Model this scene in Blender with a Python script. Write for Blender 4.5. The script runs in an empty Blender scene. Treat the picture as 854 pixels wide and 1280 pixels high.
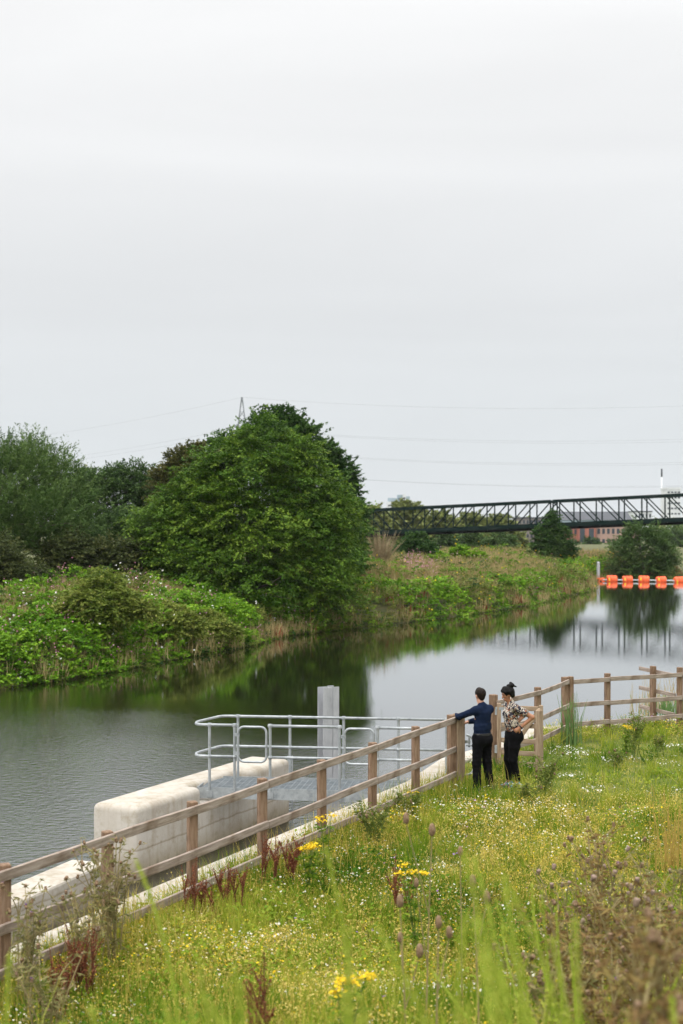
import bpy, bmesh, math, numpy as np
from mathutils import Vector, Matrix
PI = math.pi
R = np.random.default_rng(7)
scene = bpy.context.scene
COL = scene.collection
F, HOR, CX, CAMZ = 1778.0, 660.0, 427.0, 5.6

# ------------------------------------------------------------------ helpers
def at(px, py, Y):
    return np.array([(px-CX)/F*Y, Y, CAMZ-(py-HOR)/F*Y])

def tag(o, label=None, cat=None, group=None, kind=None):
    if label: o['label'] = label
    if cat: o['category'] = cat
    if group: o['group'] = group
    if kind: o['kind'] = kind
    return o

def empty(name, loc, label, cat, group=None):
    o = bpy.data.objects.new(name, None); COL.objects.link(o)
    o.location = tuple(float(v) for v in loc); o.empty_display_size = .2
    return tag(o, label, cat, group)

def link(name, me, mat=None, parent=None, loc=None):
    o = bpy.data.objects.new(name, me); COL.objects.link(o)
    mats = mat if isinstance(mat, (list, tuple)) else [mat]
    if not me.materials:
        for m in mats:
            if m: me.materials.append(m)
    if parent: o.parent = parent
    if loc is not None: o.location = tuple(float(v) for v in loc)
    return o

def copy_tree(root, loc, rz=0., sc=1., label=None, group=None):
    c = root.copy(); COL.objects.link(c)
    c.location = tuple(float(v) for v in loc); c.rotation_euler = (0, 0, rz); c.scale = (sc, sc, sc)
    if label: c['label'] = label
    if group: c['group'] = group
    for ch in list(root.children):
        d = ch.copy(); COL.objects.link(d); d.parent = c
        for g in list(ch.children):
            e = g.copy(); COL.objects.link(e); e.parent = d
    return c

def fast_mesh(name, V, quads=None, tris=None, tint=None, mi=None, smooth=False):
    """tint / mi are per face, quads first and then tris"""
    me = bpy.data.meshes.new(name)
    V = np.asarray(V, dtype=np.float32)
    parts, tot = [], []
    if quads is not None and len(quads):
        q = np.asarray(quads, dtype=np.int32); parts.append(q.ravel()); tot.append(np.full(len(q), 4, np.int32))
    if tris is not None and len(tris):
        t = np.asarray(tris, dtype=np.int32); parts.append(t.ravel()); tot.append(np.full(len(t), 3, np.int32))
    idx = np.concatenate(parts); tot = np.concatenate(tot)
    st = np.zeros(len(tot), np.int32); st[1:] = np.cumsum(tot)[:-1]
    me.vertices.add(len(V)); me.vertices.foreach_set('co', V.ravel())
    me.loops.add(len(idx)); me.loops.foreach_set('vertex_index', idx)
    me.polygons.add(len(tot)); me.polygons.foreach_set('loop_start', st); me.polygons.foreach_set('loop_total', tot)
    if mi is not None: me.polygons.foreach_set('material_index', np.asarray(mi, dtype=np.int32))
    if smooth: me.polygons.foreach_set('use_smooth', np.ones(len(tot), dtype=bool))
    if tint is not None:
        a = me.attributes.new('tint', 'FLOAT', 'FACE'); a.data.foreach_set('value', np.asarray(tint, dtype=np.float32))
    me.update(calc_edges=True)
    return me

class MB:
    """collects shapes into one mesh"""
    def __init__(self): self.V = []; self.F = []
    def add(self, V, Fc):
        n = len(self.V); self.V += [tuple(map(float, v)) for v in V]; self.F += [tuple(i+n for i in f) for f in Fc]
    def box(self, p0, p1):
        x0, y0, z0 = p0; x1, y1, z1 = p1
        self.add([(x0,y0,z0),(x1,y0,z0),(x1,y1,z0),(x0,y1,z0),(x0,y0,z1),(x1,y0,z1),(x1,y1,z1),(x0,y1,z1)],
                 [(3,2,1,0),(4,5,6,7),(0,1,5,4),(1,2,6,5),(2,3,7,6),(3,0,4,7)])
    def beam(self, a, b, w, h, up=(0,0,1)):
        a = np.array(a, float); b = np.array(b, float); d = b-a; L = np.linalg.norm(d); d /= L
        if abs(np.dot(d, up)/np.linalg.norm(up)) > .99: up = (1,0,0) if abs(d[0]) < .9 else (0,1,0)
        s = np.cross(d, up); s /= np.linalg.norm(s)+1e-9; u = np.cross(s, d)
        c = [(-1,-1),(1,-1),(1,1),(-1,1)]
        V = [p + s*(w/2*i) + u*(h/2*j) for p in (a, b) for i, j in c]
        self.add(V, [(0,1,2,3),(7,6,5,4),(0,4,5,1),(1,5,6,2),(2,6,7,3),(3,7,4,0)])
    def tube(self, pts, rad, n=8, caps=True):
        pts = np.array(pts, float); m = len(pts)
        rad = np.full(m, rad) if np.isscalar(rad) else np.array(rad, float)
        t = np.gradient(pts, axis=0); t /= np.linalg.norm(t, axis=1)[:, None]+1e-9
        ref = np.array([0,0,1.]) if abs(t[0][2]) < .9 else np.array([1.,0,0])
        V = []; s = np.cross(t[0], ref); s /= np.linalg.norm(s)
        for k in range(m):
            s = s - t[k]*np.dot(s, t[k]); s /= np.linalg.norm(s)+1e-9; u = np.cross(t[k], s)
            for j in range(n):
                a = 2*PI*j/n; V.append(pts[k] + (s*math.cos(a)+u*math.sin(a))*rad[k])
        Fc = [(k*n+j, k*n+(j+1)%n, (k+1)*n+(j+1)%n, (k+1)*n+j) for k in range(m-1) for j in range(n)]
        if caps: Fc += [tuple(range(n-1,-1,-1)), tuple((m-1)*n+j for j in range(n))]
        self.add(V, Fc)
    def lathe(self, prof, c=(0,0,0), n=10, axis=2):
        V = []; m = len(prof)
        for r, h in prof:
            for j in range(n):
                a = 2*PI*j/n; p = [r*math.cos(a), r*math.sin(a), h]
                if axis == 0: p = [p[2], p[0], p[1]]
                V.append((p[0]+c[0], p[1]+c[1], p[2]+c[2]))
        Fc = [(k*n+j, k*n+(j+1)%n, (k+1)*n+(j+1)%n, (k+1)*n+j) for k in range(m-1) for j in range(n)]
        Fc += [tuple(range(n-1,-1,-1)), tuple((m-1)*n+j for j in range(n))]
        self.add(V, Fc)
    def build(self, name, mat, parent=None, loc=None, bevel=0., smooth=False, seg=2):
        me = bpy.data.meshes.new(name)
        V = np.array(self.V, float)
        if loc is None: loc = (0,0,0)
        if parent is not None: off = np.array(parent.location) + np.array(loc)
        else: off = np.array(loc, float)
        me.from_pydata([tuple(v) for v in V-off], [], self.F); me.update()
        bm = bmesh.new(); bm.from_mesh(me); bmesh.ops.recalc_face_normals(bm, faces=bm.faces[:])
        if bevel:
            bmesh.ops.bevel(bm, geom=[e for e in bm.edges if len(e.link_faces) == 2 and e.calc_face_angle(0) > .6], offset=bevel, segments=seg, affect='EDGES', profile=.5)
        bm.to_mesh(me); bm.free()
        if smooth:
            me.polygons.foreach_set('use_smooth', np.ones(len(me.polygons), dtype=bool))
        return link(name, me, mat, parent, loc)

def beam_obj(name, p0, p1, w, h, mat, parent=None, up=(0,0,1), bevel=.006, warp=.004):
    """a timber / bar lying along its own X axis, so that grain runs along it"""
    p0 = np.array(p0, float); p1 = np.array(p1, float); d = p1-p0; L = float(np.linalg.norm(d)); d /= L
    s = np.cross(np.array(up, float), d); s /= np.linalg.norm(s); u = np.cross(d, s)
    bm = bmesh.new(); k = max(2, int(L/.25)); ring = []
    a1, a2 = R.uniform(0, 6, 2)
    for i in range(k+1):
        x = L*i/k; oy = warp*math.sin(x*2.1+a1); oz = warp*math.sin(x*1.7+a2)
        ring.append([bm.verts.new((x, w/2*sx+oy, h/2*sz+oz)) for sx, sz in ((-1,-1),(1,-1),(1,1),(-1,1))])
    for i in range(k):
        for j in range(4): bm.faces.new((ring[i][j], ring[i+1][j], ring[i+1][(j+1)%4], ring[i][(j+1)%4]))
    bm.faces.new(ring[0]); bm.faces.new(ring[-1][::-1])
    bmesh.ops.recalc_face_normals(bm, faces=bm.faces[:])
    if bevel:
        bmesh.ops.bevel(bm, geom=[e for e in bm.edges if len(e.link_faces) == 2 and e.calc_face_angle(0) > .6], offset=bevel, segments=1, affect='EDGES')
    me = bpy.data.meshes.new(name); bm.to_mesh(me); bm.free()
    o = link(name, me, mat, parent)
    off = np.array(parent.location) if parent else np.zeros(3)
    M = Matrix(((d[0], s[0], u[0], p0[0]-off[0]), (d[1], s[1], u[1], p0[1]-off[1]), (d[2], s[2], u[2], p0[2]-off[2]), (0,0,0,1)))
    o.matrix_local = M
    return o

def vnoise(x, y, sc, seed=0):
    x = np.asarray(x, float)/sc + 1000.; y = np.asarray(y, float)/sc + 1000.
    xi = np.floor(x).astype(np.int64); yi = np.floor(y).astype(np.int64); fx = x-xi; fy = y-yi
    fx = fx*fx*(3-2*fx); fy = fy*fy*(3-2*fy)
    def h(a, b):
        n = (a*374761393 + b*668265263 + seed*974634777) & 0x7fffffff
        n = ((n ^ (n >> 13))*1274126177) & 0x7fffffff
        return ((n ^ (n >> 16)) & 0xffff)/65535.
    return (h(xi,yi)*(1-fx)+h(xi+1,yi)*fx)*(1-fy) + (h(xi,yi+1)*(1-fx)+h(xi+1,yi+1)*fx)*fy
def sstep(a, b, x):
    t = np.clip((np.asarray(x, float)-a)/(b-a), 0, 1); return t*t*(3-2*t)
def unit(v): return v/(np.linalg.norm(v, axis=-1, keepdims=True)+1e-9)

# ------------------------------------------------------------------ materials
def newmat(name):
    m = bpy.data.materials.new(name); m.use_nodes = True
    nt = m.node_tree; nt.nodes.clear()
    out = nt.nodes.new('ShaderNodeOutputMaterial')
    return m, nt, out
def N(nt, typ, **kw):
    n = nt.nodes.new(typ)
    for k, v in kw.items(): setattr(n, k, v)
    return n
def ramp(nt, stops, fac):
    r = N(nt, 'ShaderNodeValToRGB'); e = r.color_ramp.elements
    while len(e) < len(stops): e.new(.5)
    for el, (p, c) in zip(e, stops): el.position = p; el.color = (*c, 1)
    nt.links.new(fac, r.inputs[0]); return r
def leaf_mat(name, cols, trans=.25, rough=.65, spec=.10):
    m, nt, out = newmat(name)
    a = N(nt, 'ShaderNodeAttribute', attribute_name='tint')
    k = len(cols)
    r = ramp(nt, [(i/(k-1), c) for i, c in enumerate(cols)], a.outputs['Fac'])
    p = N(nt, 'ShaderNodeBsdfPrincipled'); p.inputs['Roughness'].default_value = rough
    p.inputs['Specular IOR Level'].default_value = spec
    nt.links.new(r.outputs[0], p.inputs['Base Color'])
    if trans > 0:
        t = N(nt, 'ShaderNodeBsdfTranslucent'); nt.links.new(r.outputs[0], t.inputs[0])
        mx = N(nt, 'ShaderNodeMixShader'); mx.inputs[0].default_value = trans
        nt.links.new(p.outputs[0], mx.inputs[1]); nt.links.new(t.outputs[0], mx.inputs[2]); nt.links.new(mx.outputs[0], out.inputs[0])
    else: nt.links.new(p.outputs[0], out.inputs[0])
    return m
def surf_mat(name, cols, scale=3., stretch=(1,1,1), rough=.7, bump=.2, metal=0., coords='Object', detail=6, spec=.3, bdist=.01, pos=None, fine=None):
    m, nt, out = newmat(name)
    tc = N(nt, 'ShaderNodeTexCoord'); mp = N(nt, 'ShaderNodeMapping'); mp.inputs['Scale'].default_value = stretch
    nt.links.new(tc.outputs[coords], mp.inputs[0])
    no = N(nt, 'ShaderNodeTexNoise'); no.inputs['Scale'].default_value = scale; no.inputs['Detail'].default_value = detail; no.inputs['Roughness'].default_value = .65
    nt.links.new(mp.outputs[0], no.inputs[0])
    k = len(cols); pos = pos or [.3+.4*i/(k-1) for i in range(k)]
    r = ramp(nt, list(zip(pos, cols)), no.outputs[0])
    p = N(nt, 'ShaderNodeBsdfPrincipled'); p.inputs['Roughness'].default_value = rough; p.inputs['Metallic'].default_value = metal
    p.inputs['Specular IOR Level'].default_value = spec
    col = r.outputs[0]
    if fine:
        n2 = N(nt, 'ShaderNodeTexNoise'); n2.inputs['Scale'].default_value = fine[0]; n2.inputs['Detail'].default_value = 8
        nt.links.new(tc.outputs[coords], n2.inputs[0])
        r2 = ramp(nt, [(fine[2], (1,1,1)), (fine[3], fine[1])], n2.outputs[0])
        mx = N(nt, 'ShaderNodeMix', data_type='RGBA', blend_type='MULTIPLY'); mx.inputs[0].default_value = 1
        nt.links.new(col, mx.inputs[6]); nt.links.new(r2.outputs[0], mx.inputs[7]); col = mx.outputs[2]
    nt.links.new(col, p.inputs['Base Color'])
    if bump:
        b = N(nt, 'ShaderNodeBump'); b.inputs['Strength'].default_value = bump; b.inputs['Distance'].default_value = bdist
        nt.links.new(no.outputs[0], b.inputs['Height']); nt.links.new(b.outputs[0], p.inputs['Normal'])
    nt.links.new(p.outputs[0], out.inputs[0])
    return m

M = {}
M['rail'] = surf_mat('weathered_rail_wood', [(.19,.145,.11),(.31,.25,.205),(.41,.345,.30)], 3.2, (1,12,12), .85, .7, fine=(2.3,(.55,.47,.40),.50,.68))
M['post'] = surf_mat('post_wood', [(.125,.075,.045),(.22,.14,.088),(.31,.215,.15)], 3.2, (1,11,11), .85, .7, fine=(2.6,(.55,.5,.46),.48,.68))
M['gatewood'] = surf_mat('gate_wood', [(.20,.135,.085),(.31,.225,.15),(.40,.31,.225)], 3.2, (1,9,9), .8, .5)
def concrete_mat():
    m, nt, out = newmat('pale_concrete')
    tc = N(nt, 'ShaderNodeTexCoord'); g = N(nt, 'ShaderNodeNewGeometry')
    n1 = N(nt, 'ShaderNodeTexNoise'); n1.inputs['Scale'].default_value = 1.3; n1.inputs['Detail'].default_value = 8; n1.inputs['Roughness'].default_value = .7
    nt.links.new(g.outputs['Position'], n1.inputs[0])
    r = ramp(nt, [(.30,(.36,.32,.265)),(.52,(.45,.415,.36)),(.75,(.50,.47,.425))], n1.outputs[0])
    # run-off streaks: noise squeezed in the vertical
    mp = N(nt, 'ShaderNodeMapping'); mp.inputs['Scale'].default_value = (7,7,.5); nt.links.new(g.outputs['Position'], mp.inputs[0])
    n2 = N(nt, 'ShaderNodeTexNoise'); n2.inputs['Scale'].default_value = 1.; n2.inputs['Detail'].default_value = 5; nt.links.new(mp.outputs[0], n2.inputs[0])
    r2 = ramp(nt, [(.48,(1,1,1)),(.78,(.76,.70,.62))], n2.outputs[0])
    mx = N(nt, 'ShaderNodeMix', data_type='RGBA', blend_type='MULTIPLY'); mx.inputs[0].default_value = .8
    nt.links.new(r.outputs[0], mx.inputs[6]); nt.links.new(r2.outputs[0], mx.inputs[7])
    # damp tide stains near the waterline (object heights 0..0.5 above the river)
    sp = N(nt, 'ShaderNodeSeparateXYZ'); nt.links.new(g.outputs['Position'], sp.inputs[0])
    ad = N(nt, 'ShaderNodeMath', operation='MULTIPLY_ADD'); nt.links.new(n2.outputs[0], ad.inputs[0]); ad.inputs[1].default_value = .35; nt.links.new(sp.outputs[2], ad.inputs[2])
    r3 = ramp(nt, [(.20,(.30,.27,.2)),(.36,(.72,.68,.58)),(.60,(1,1,1))], ad.outputs[0])
    m2 = N(nt, 'ShaderNodeMix', data_type='RGBA', blend_type='MULTIPLY'); m2.inputs[0].default_value = 1
    nt.links.new(mx.outputs[2], m2.inputs[6]); nt.links.new(r3.outputs[0], m2.inputs[7])
    # pour joints between the lifts, worn and uneven
    aj = N(nt, 'ShaderNodeMath', operation='MULTIPLY_ADD'); nt.links.new(n1.outputs[0], aj.inputs[0]); aj.inputs[1].default_value = .12; nt.links.new(sp.outputs[2], aj.inputs[2])
    r4 = ramp(nt, [(.515,(1,1,1)),(.528,(.62,.58,.5)),(.536,(.70,.66,.58)),(.56,(1,1,1))], aj.outputs[0])
    m3 = N(nt, 'ShaderNodeMix', data_type='RGBA', blend_type='MULTIPLY'); m3.inputs[0].default_value = .9
    nt.links.new(m2.outputs[2], m3.inputs[6]); nt.links.new(r4.outputs[0], m3.inputs[7])
    # blotches of grime and algae
    n4 = N(nt, 'ShaderNodeTexNoise'); n4.inputs['Scale'].default_value = 3.2; n4.inputs['Detail'].default_value = 9; n4.inputs['Roughness'].default_value = .75; nt.links.new(g.outputs['Position'], n4.inputs[0])
    r5 = ramp(nt, [(.50,(1,1,1)),(.68,(.70,.66,.55))], n4.outputs[0])
    m2 = N(nt, 'ShaderNodeMix', data_type='RGBA', blend_type='MULTIPLY'); m2.inputs[0].default_value = .8
    nt.links.new(m3.outputs[2], m2.inputs[6]); nt.links.new(r5.outputs[0], m2.inputs[7])
    p = N(nt, 'ShaderNodeBsdfPrincipled'); p.inputs['Roughness'].default_value = .85; p.inputs['Specular IOR Level'].default_value = .2
    nt.links.new(m2.outputs[2], p.inputs['Base Color'])
    n3 = N(nt, 'ShaderNodeTexNoise'); n3.inputs['Scale'].default_value = 14; n3.inputs['Detail'].default_value = 8; nt.links.new(g.outputs['Position'], n3.inputs[0])
    b = N(nt, 'ShaderNodeBump'); b.inputs['Strength'].default_value = .35; b.inputs['Distance'].default_value = .012
    nt.links.new(n3.outputs[0], b.inputs['Height']); nt.links.new(b.outputs[0], p.inputs['Normal']); nt.links.new(p.outputs[0], out.inputs[0])
    return m
M['concrete'] = concrete_mat()
M['galv'] = surf_mat('galvanised_steel', [(.24,.265,.275),(.35,.375,.385),(.45,.475,.485)], 9, (1,1,1), .45, .05, metal=.35, spec=.5)
M['galvpost'] = surf_mat('galvanised_column', [(.33,.34,.36),(.43,.44,.46),(.50,.51,.53)], 5, (1,1,.4), .5, .05, metal=.25, spec=.5)
M['bridge'] = surf_mat('dark_green_steel', [(.004,.012,.011),(.007,.018,.016),(.014,.022,.018)], .8, (1,1,1), .7, .1, spec=.06)
M['deck'] = surf_mat('dark_deck_steel', [(.006,.007,.009),(.011,.012,.014),(.022,.02,.018)], .6, (1,1,1), .7, .1, spec=.06)
M['orange'] = surf_mat('orange_plastic', [(.58,.085,.03),(.78,.105,.025),(.82,.19,.075)], 2.5, (1,1,1), .45, .05)
M['yellow'] = surf_mat('yellow_plastic', [(.8,.5,.02),(.85,.58,.03)], 2, (1,1,1), .4, 0)
M['bark'] = surf_mat('bark', [(.05,.04,.03),(.10,.085,.065),(.17,.15,.12)], 3, (3,3,.5), .9, .6)
M['stem'] = surf_mat('dry_stem', [(.22,.18,.08),(.34,.27,.13)], 6, (1,1,1), .8, 0)
M['greenstem'] = surf_mat('green_stem', [(.10,.16,.03),(.18,.24,.05)], 6, (1,1,1), .7, 0)

# leaves (base colours of the plants themselves)
M['maple'] = leaf_mat('broad_leaf', [(.034,.085,.009),(.088,.170,.017),(.185,.275,.033)])
M['darkleaf'] = leaf_mat('dark_leaf', [(.020,.058,.014),(.048,.105,.022),(.085,.150,.034)])
M['alder'] = leaf_mat('alder_leaf', [(.035,.072,.022),(.070,.125,.036),(.12,.185,.055)])
M['willow'] = leaf_mat('willow_leaf', [(.040,.085,.020),(.078,.138,.034),(.135,.20,.056)])
M['olive'] = leaf_mat('olive_leaf', [(.055,.065,.018),(.10,.105,.030),(.16,.145,.045)])
M['hedge'] = leaf_mat('thicket_leaf', [(.040,.056,.018),(.068,.088,.028),(.115,.120,.038)])
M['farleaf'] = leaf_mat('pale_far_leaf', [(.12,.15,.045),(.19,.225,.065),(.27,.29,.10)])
M['bushleaf'] = leaf_mat('bush_leaf', [(.07,.115,.016),(.165,.215,.035),(.29,.30,.075)], .3)
M['bright'] = leaf_mat('bramble_leaf', [(.045,.125,.008),(.13,.27,.016),(.27,.42,.035)], .3)
M['herb'] = leaf_mat('herb_leaf', [(.075,.115,.018),(.155,.19,.038),(.25,.26,.07)], .3)
M['straw'] = leaf_mat('straw_stalk', [(.20,.16,.06),(.33,.26,.11),(.45,.37,.19)], .25)
M['rust'] = leaf_mat('rusty_seed', [(.12,.032,.016),(.22,.07,.036),(.34,.15,.075)], .25)
M['pink'] = leaf_mat('pink_petal', [(.38,.14,.22),(.50,.22,.30),(.55,.34,.40)], .3)
M['white'] = leaf_mat('white_petal', [(.70,.70,.62),(.78,.78,.72),(.82,.81,.76)], .25)
M['gold'] = leaf_mat('yellow_petal', [(.62,.40,.015),(.75,.52,.02),(.80,.62,.04)], .25)
M['purple'] = leaf_mat('purple_floret', [(.22,.10,.30),(.30,.15,.40),(.36,.22,.46)], .2)
M['grass'] = leaf_mat('grass_blade', [(.035,.11,.006),(.135,.23,.014),(.30,.35,.035),(.52,.47,.10)], .35)
M['ochre'] = leaf_mat('ochre_stalk', [(.30,.24,.045),(.54,.42,.085),(.68,.56,.19)], .3)
M['weld'] = leaf_mat('yellow_green_spike', [(.25,.31,.03),(.39,.43,.06),(.54,.55,.12)], .35)
M['thleaf'] = leaf_mat('thistle_leaf', [(.13,.14,.045),(.23,.215,.08),(.34,.28,.13)], .35)
M['thbrown'] = leaf_mat('dead_thistle_leaf', [(.11,.065,.028),(.25,.16,.06),(.36,.33,.10)], .35)
M['thhead'] = surf_mat('thistle_head', [(.11,.065,.035),(.21,.135,.08),(.34,.25,.16)], 60, (1,1,1), .9, .2)
M['fluff'] = surf_mat('thistle_down', [(.20,.135,.10),(.31,.23,.18)], 60, (1,1,1), .9, .2)

# ------------------------------------------------------------------ world, camera, sun
w = bpy.data.worlds.new('World'); scene.world = w; w.use_nodes = True
nt = w.node_tree; nt.nodes.clear()
out = N(nt, 'ShaderNodeOutputWorld'); bg = N(nt, 'ShaderNodeBackground'); bg.inputs[1].default_value = .1
SUN_EL, SUN_AZ = math.radians(52), math.radians(215)      # azimuth clockwise from +Y
sky = N(nt, 'ShaderNodeTexSky', sky_type='NISHITA'); sky.sun_disc = False
sky.sun_elevation = SUN_EL; sky.sun_rotation = SUN_AZ; sky.air_density = 1.; sky.dust_density = 3.
tc = N(nt, 'ShaderNodeTexCoord'); sp = N(nt, 'ShaderNodeSeparateXYZ'); nt.links.new(tc.outputs['Generated'], sp.inputs[0])
# an overcast deck: brightness grows from the horizon to the zenith
k = 25.
rp = ramp(nt, [(0,(.244,.256,.264)),(.06,(.244,.256,.264)),(.15,(.252,.258,.263)),(.25,(.285,.288,.29)),(.36,(.315,.316,.316)),(1,(1.15,1.15,1.15))], sp.outputs[2])
mp = N(nt, 'ShaderNodeMapping'); mp.inputs['Scale'].default_value = (1.6,1.6,9.); mp.inputs['Location'].default_value = (.3,.1,.4); nt.links.new(tc.outputs['Generated'], mp.inputs[0])
cn = N(nt, 'ShaderNodeTexNoise'); cn.inputs['Scale'].default_value = 1.1; cn.inputs['Detail'].default_value = 5; cn.inputs['Roughness'].default_value = .5; cn.inputs['Distortion'].default_value = .6
nt.links.new(mp.outputs[0], cn.inputs[0])
mr = N(nt, 'ShaderNodeMapRange'); mr.inputs[1].default_value = .25; mr.inputs[2].default_value = .75; mr.inputs[3].default_value = k*.94; mr.inputs[4].default_value = k*1.06
nt.links.new(cn.outputs[0], mr.inputs[0])
vm = N(nt, 'ShaderNodeVectorMath', operation='SCALE'); nt.links.new(rp.outputs[0], vm.inputs[0]); nt.links.new(mr.outputs[0], vm.inputs['Scale'])
mx = N(nt, 'ShaderNodeMix', data_type='RGBA'); mx.inputs[0].default_value = .96
nt.links.new(sky.outputs[0], mx.inputs[6]); nt.links.new(vm.outputs[0], mx.inputs[7])
nt.links.new(mx.outputs[2], bg.inputs[0]); nt.links.new(bg.outputs[0], out.inputs[0])

sd = bpy.data.lights.new('sun', 'SUN'); sd.energy = 1.1; sd.angle = math.radians(16); sd.color = (1,.965,.91)
so = bpy.data.objects.new('sun', sd); COL.objects.link(so); so.location = (-20,-20,40)
dirv = Vector((math.sin(SUN_AZ)*math.cos(SUN_EL), math.cos(SUN_AZ)*math.cos(SUN_EL), math.sin(SUN_EL)))
so.rotation_euler = dirv.to_track_quat('Z', 'Y').to_euler()

cd = bpy.data.cameras.new('camera'); cam = bpy.data.objects.new('camera', cd); COL.objects.link(cam); scene.camera = cam
cam.location = (0,0,CAMZ); cam.rotation_euler = (PI/2,0,0)
cd.sensor_fit = 'VERTICAL'; cd.sensor_height = 36; cd.sensor_width = 24; cd.lens = 50; cd.shift_y = 20/1280
cd.clip_start = .1; cd.clip_end = 9000
cd.dof.use_dof = True; cd.dof.focus_distance = 24.0; cd.dof.aperture_fstop = 2.1
scene.view_settings.view_transform = 'Standard'; scene.view_settings.look = 'None'; scene.view_settings.gamma = 1
scene.view_settings.exposure = .32; scene.view_settings.use_curve_mapping = False

# ------------------------------------------------------------------ terrain and water
WL = np.array([(-120,-10),(-60,20),(-30,36),(-17,45.5),(-12,49.8),(-9.9,53.8),(-7.7,60.3),(-4.8,67.3),(-3.4,73.7),(.13,79.6),(3.5,84.4),(9.2,94.8),(12.9,102.6),
               (22.0,127.6),(24.0,140),(25.6,148),(29.5,156),(36,159),(42,170),(55,210),(75,290),(120,420),(300,700),(900,1500)], float)
RB = np.array([(34,40),(70,110),(110,200),(150,330),(260,520),(500,800),(1200,1500)], float)
def sdist(x, y, P, side):
    x = np.asarray(x, float); y = np.asarray(y, float); best = np.full(x.shape, 1e9); sg = np.zeros(x.shape)
    for a, b in zip(P[:-1], P[1:]):
        d = b-a; t = np.clip(((x-a[0])*d[0]+(y-a[1])*d[1])/(d@d), 0, 1)
        dx = x-a[0]-t*d[0]; dy = y-a[1]-t*d[1]; q = np.hypot(dx, dy); c = d[0]*dy-d[1]*dx
        m = q < best-1e-9; best = np.where(m, q, best); sg = np.where(m, np.sign(c), sg)
    return best*sg*side
def land(x, y): return np.maximum(sdist(x, y, WL, 1), sdist(x, y, RB, -1))
def far_h(x, y, s=None):
    s = land(x, y) if s is None else s
    h = np.where(s < 0, np.maximum(-1.3, s*.6), .75*sstep(-.2, 1.0, s) + .95*sstep(.6, 7, s) + .7*sstep(5, 18, s))
    return h + np.where(s > 1, (vnoise(x, y, 6, 3)-.5)*.35*sstep(1, 4, s), 0) - 1.2*sstep(150, 420, y)*sstep(0, 20, s)
gx = np.concatenate([[-4000,-2000,-1000,-500,-250,-150,-100,-75], np.arange(-60, 61, 1.), [66,74,85,100,120,150,200,300,500,1000,2000,4000]])
gy = np.concatenate([[-60,-20,10], np.arange(30, 170, 1.), [175,182,190,200,215,230,250,280,320,380,450,600,900,1500,3000,6000]])
GX, GY = np.meshgrid(gx, gy)
GZ = far_h(GX.ravel(), GY.ravel())
nx, ny = len(gx), len(gy)
ii = (np.arange(ny-1)[:, None]*nx + np.arange(nx-1)[None]).ravel()
M['soil'] = surf_mat('bank_soil', [(.05,.05,.02),(.09,.10,.035),(.17,.15,.07)], .35, (1,1,1), .95, .3)
g = link('ground', fast_mesh('ground', np.c_[GX.ravel(), GY.ravel(), GZ], np.c_[ii, ii+1, ii+1+nx, ii+nx], smooth=True), M['soil'])
tag(g, 'earth of the far river bank running to the horizon', 'ground', kind='structure')

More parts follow.
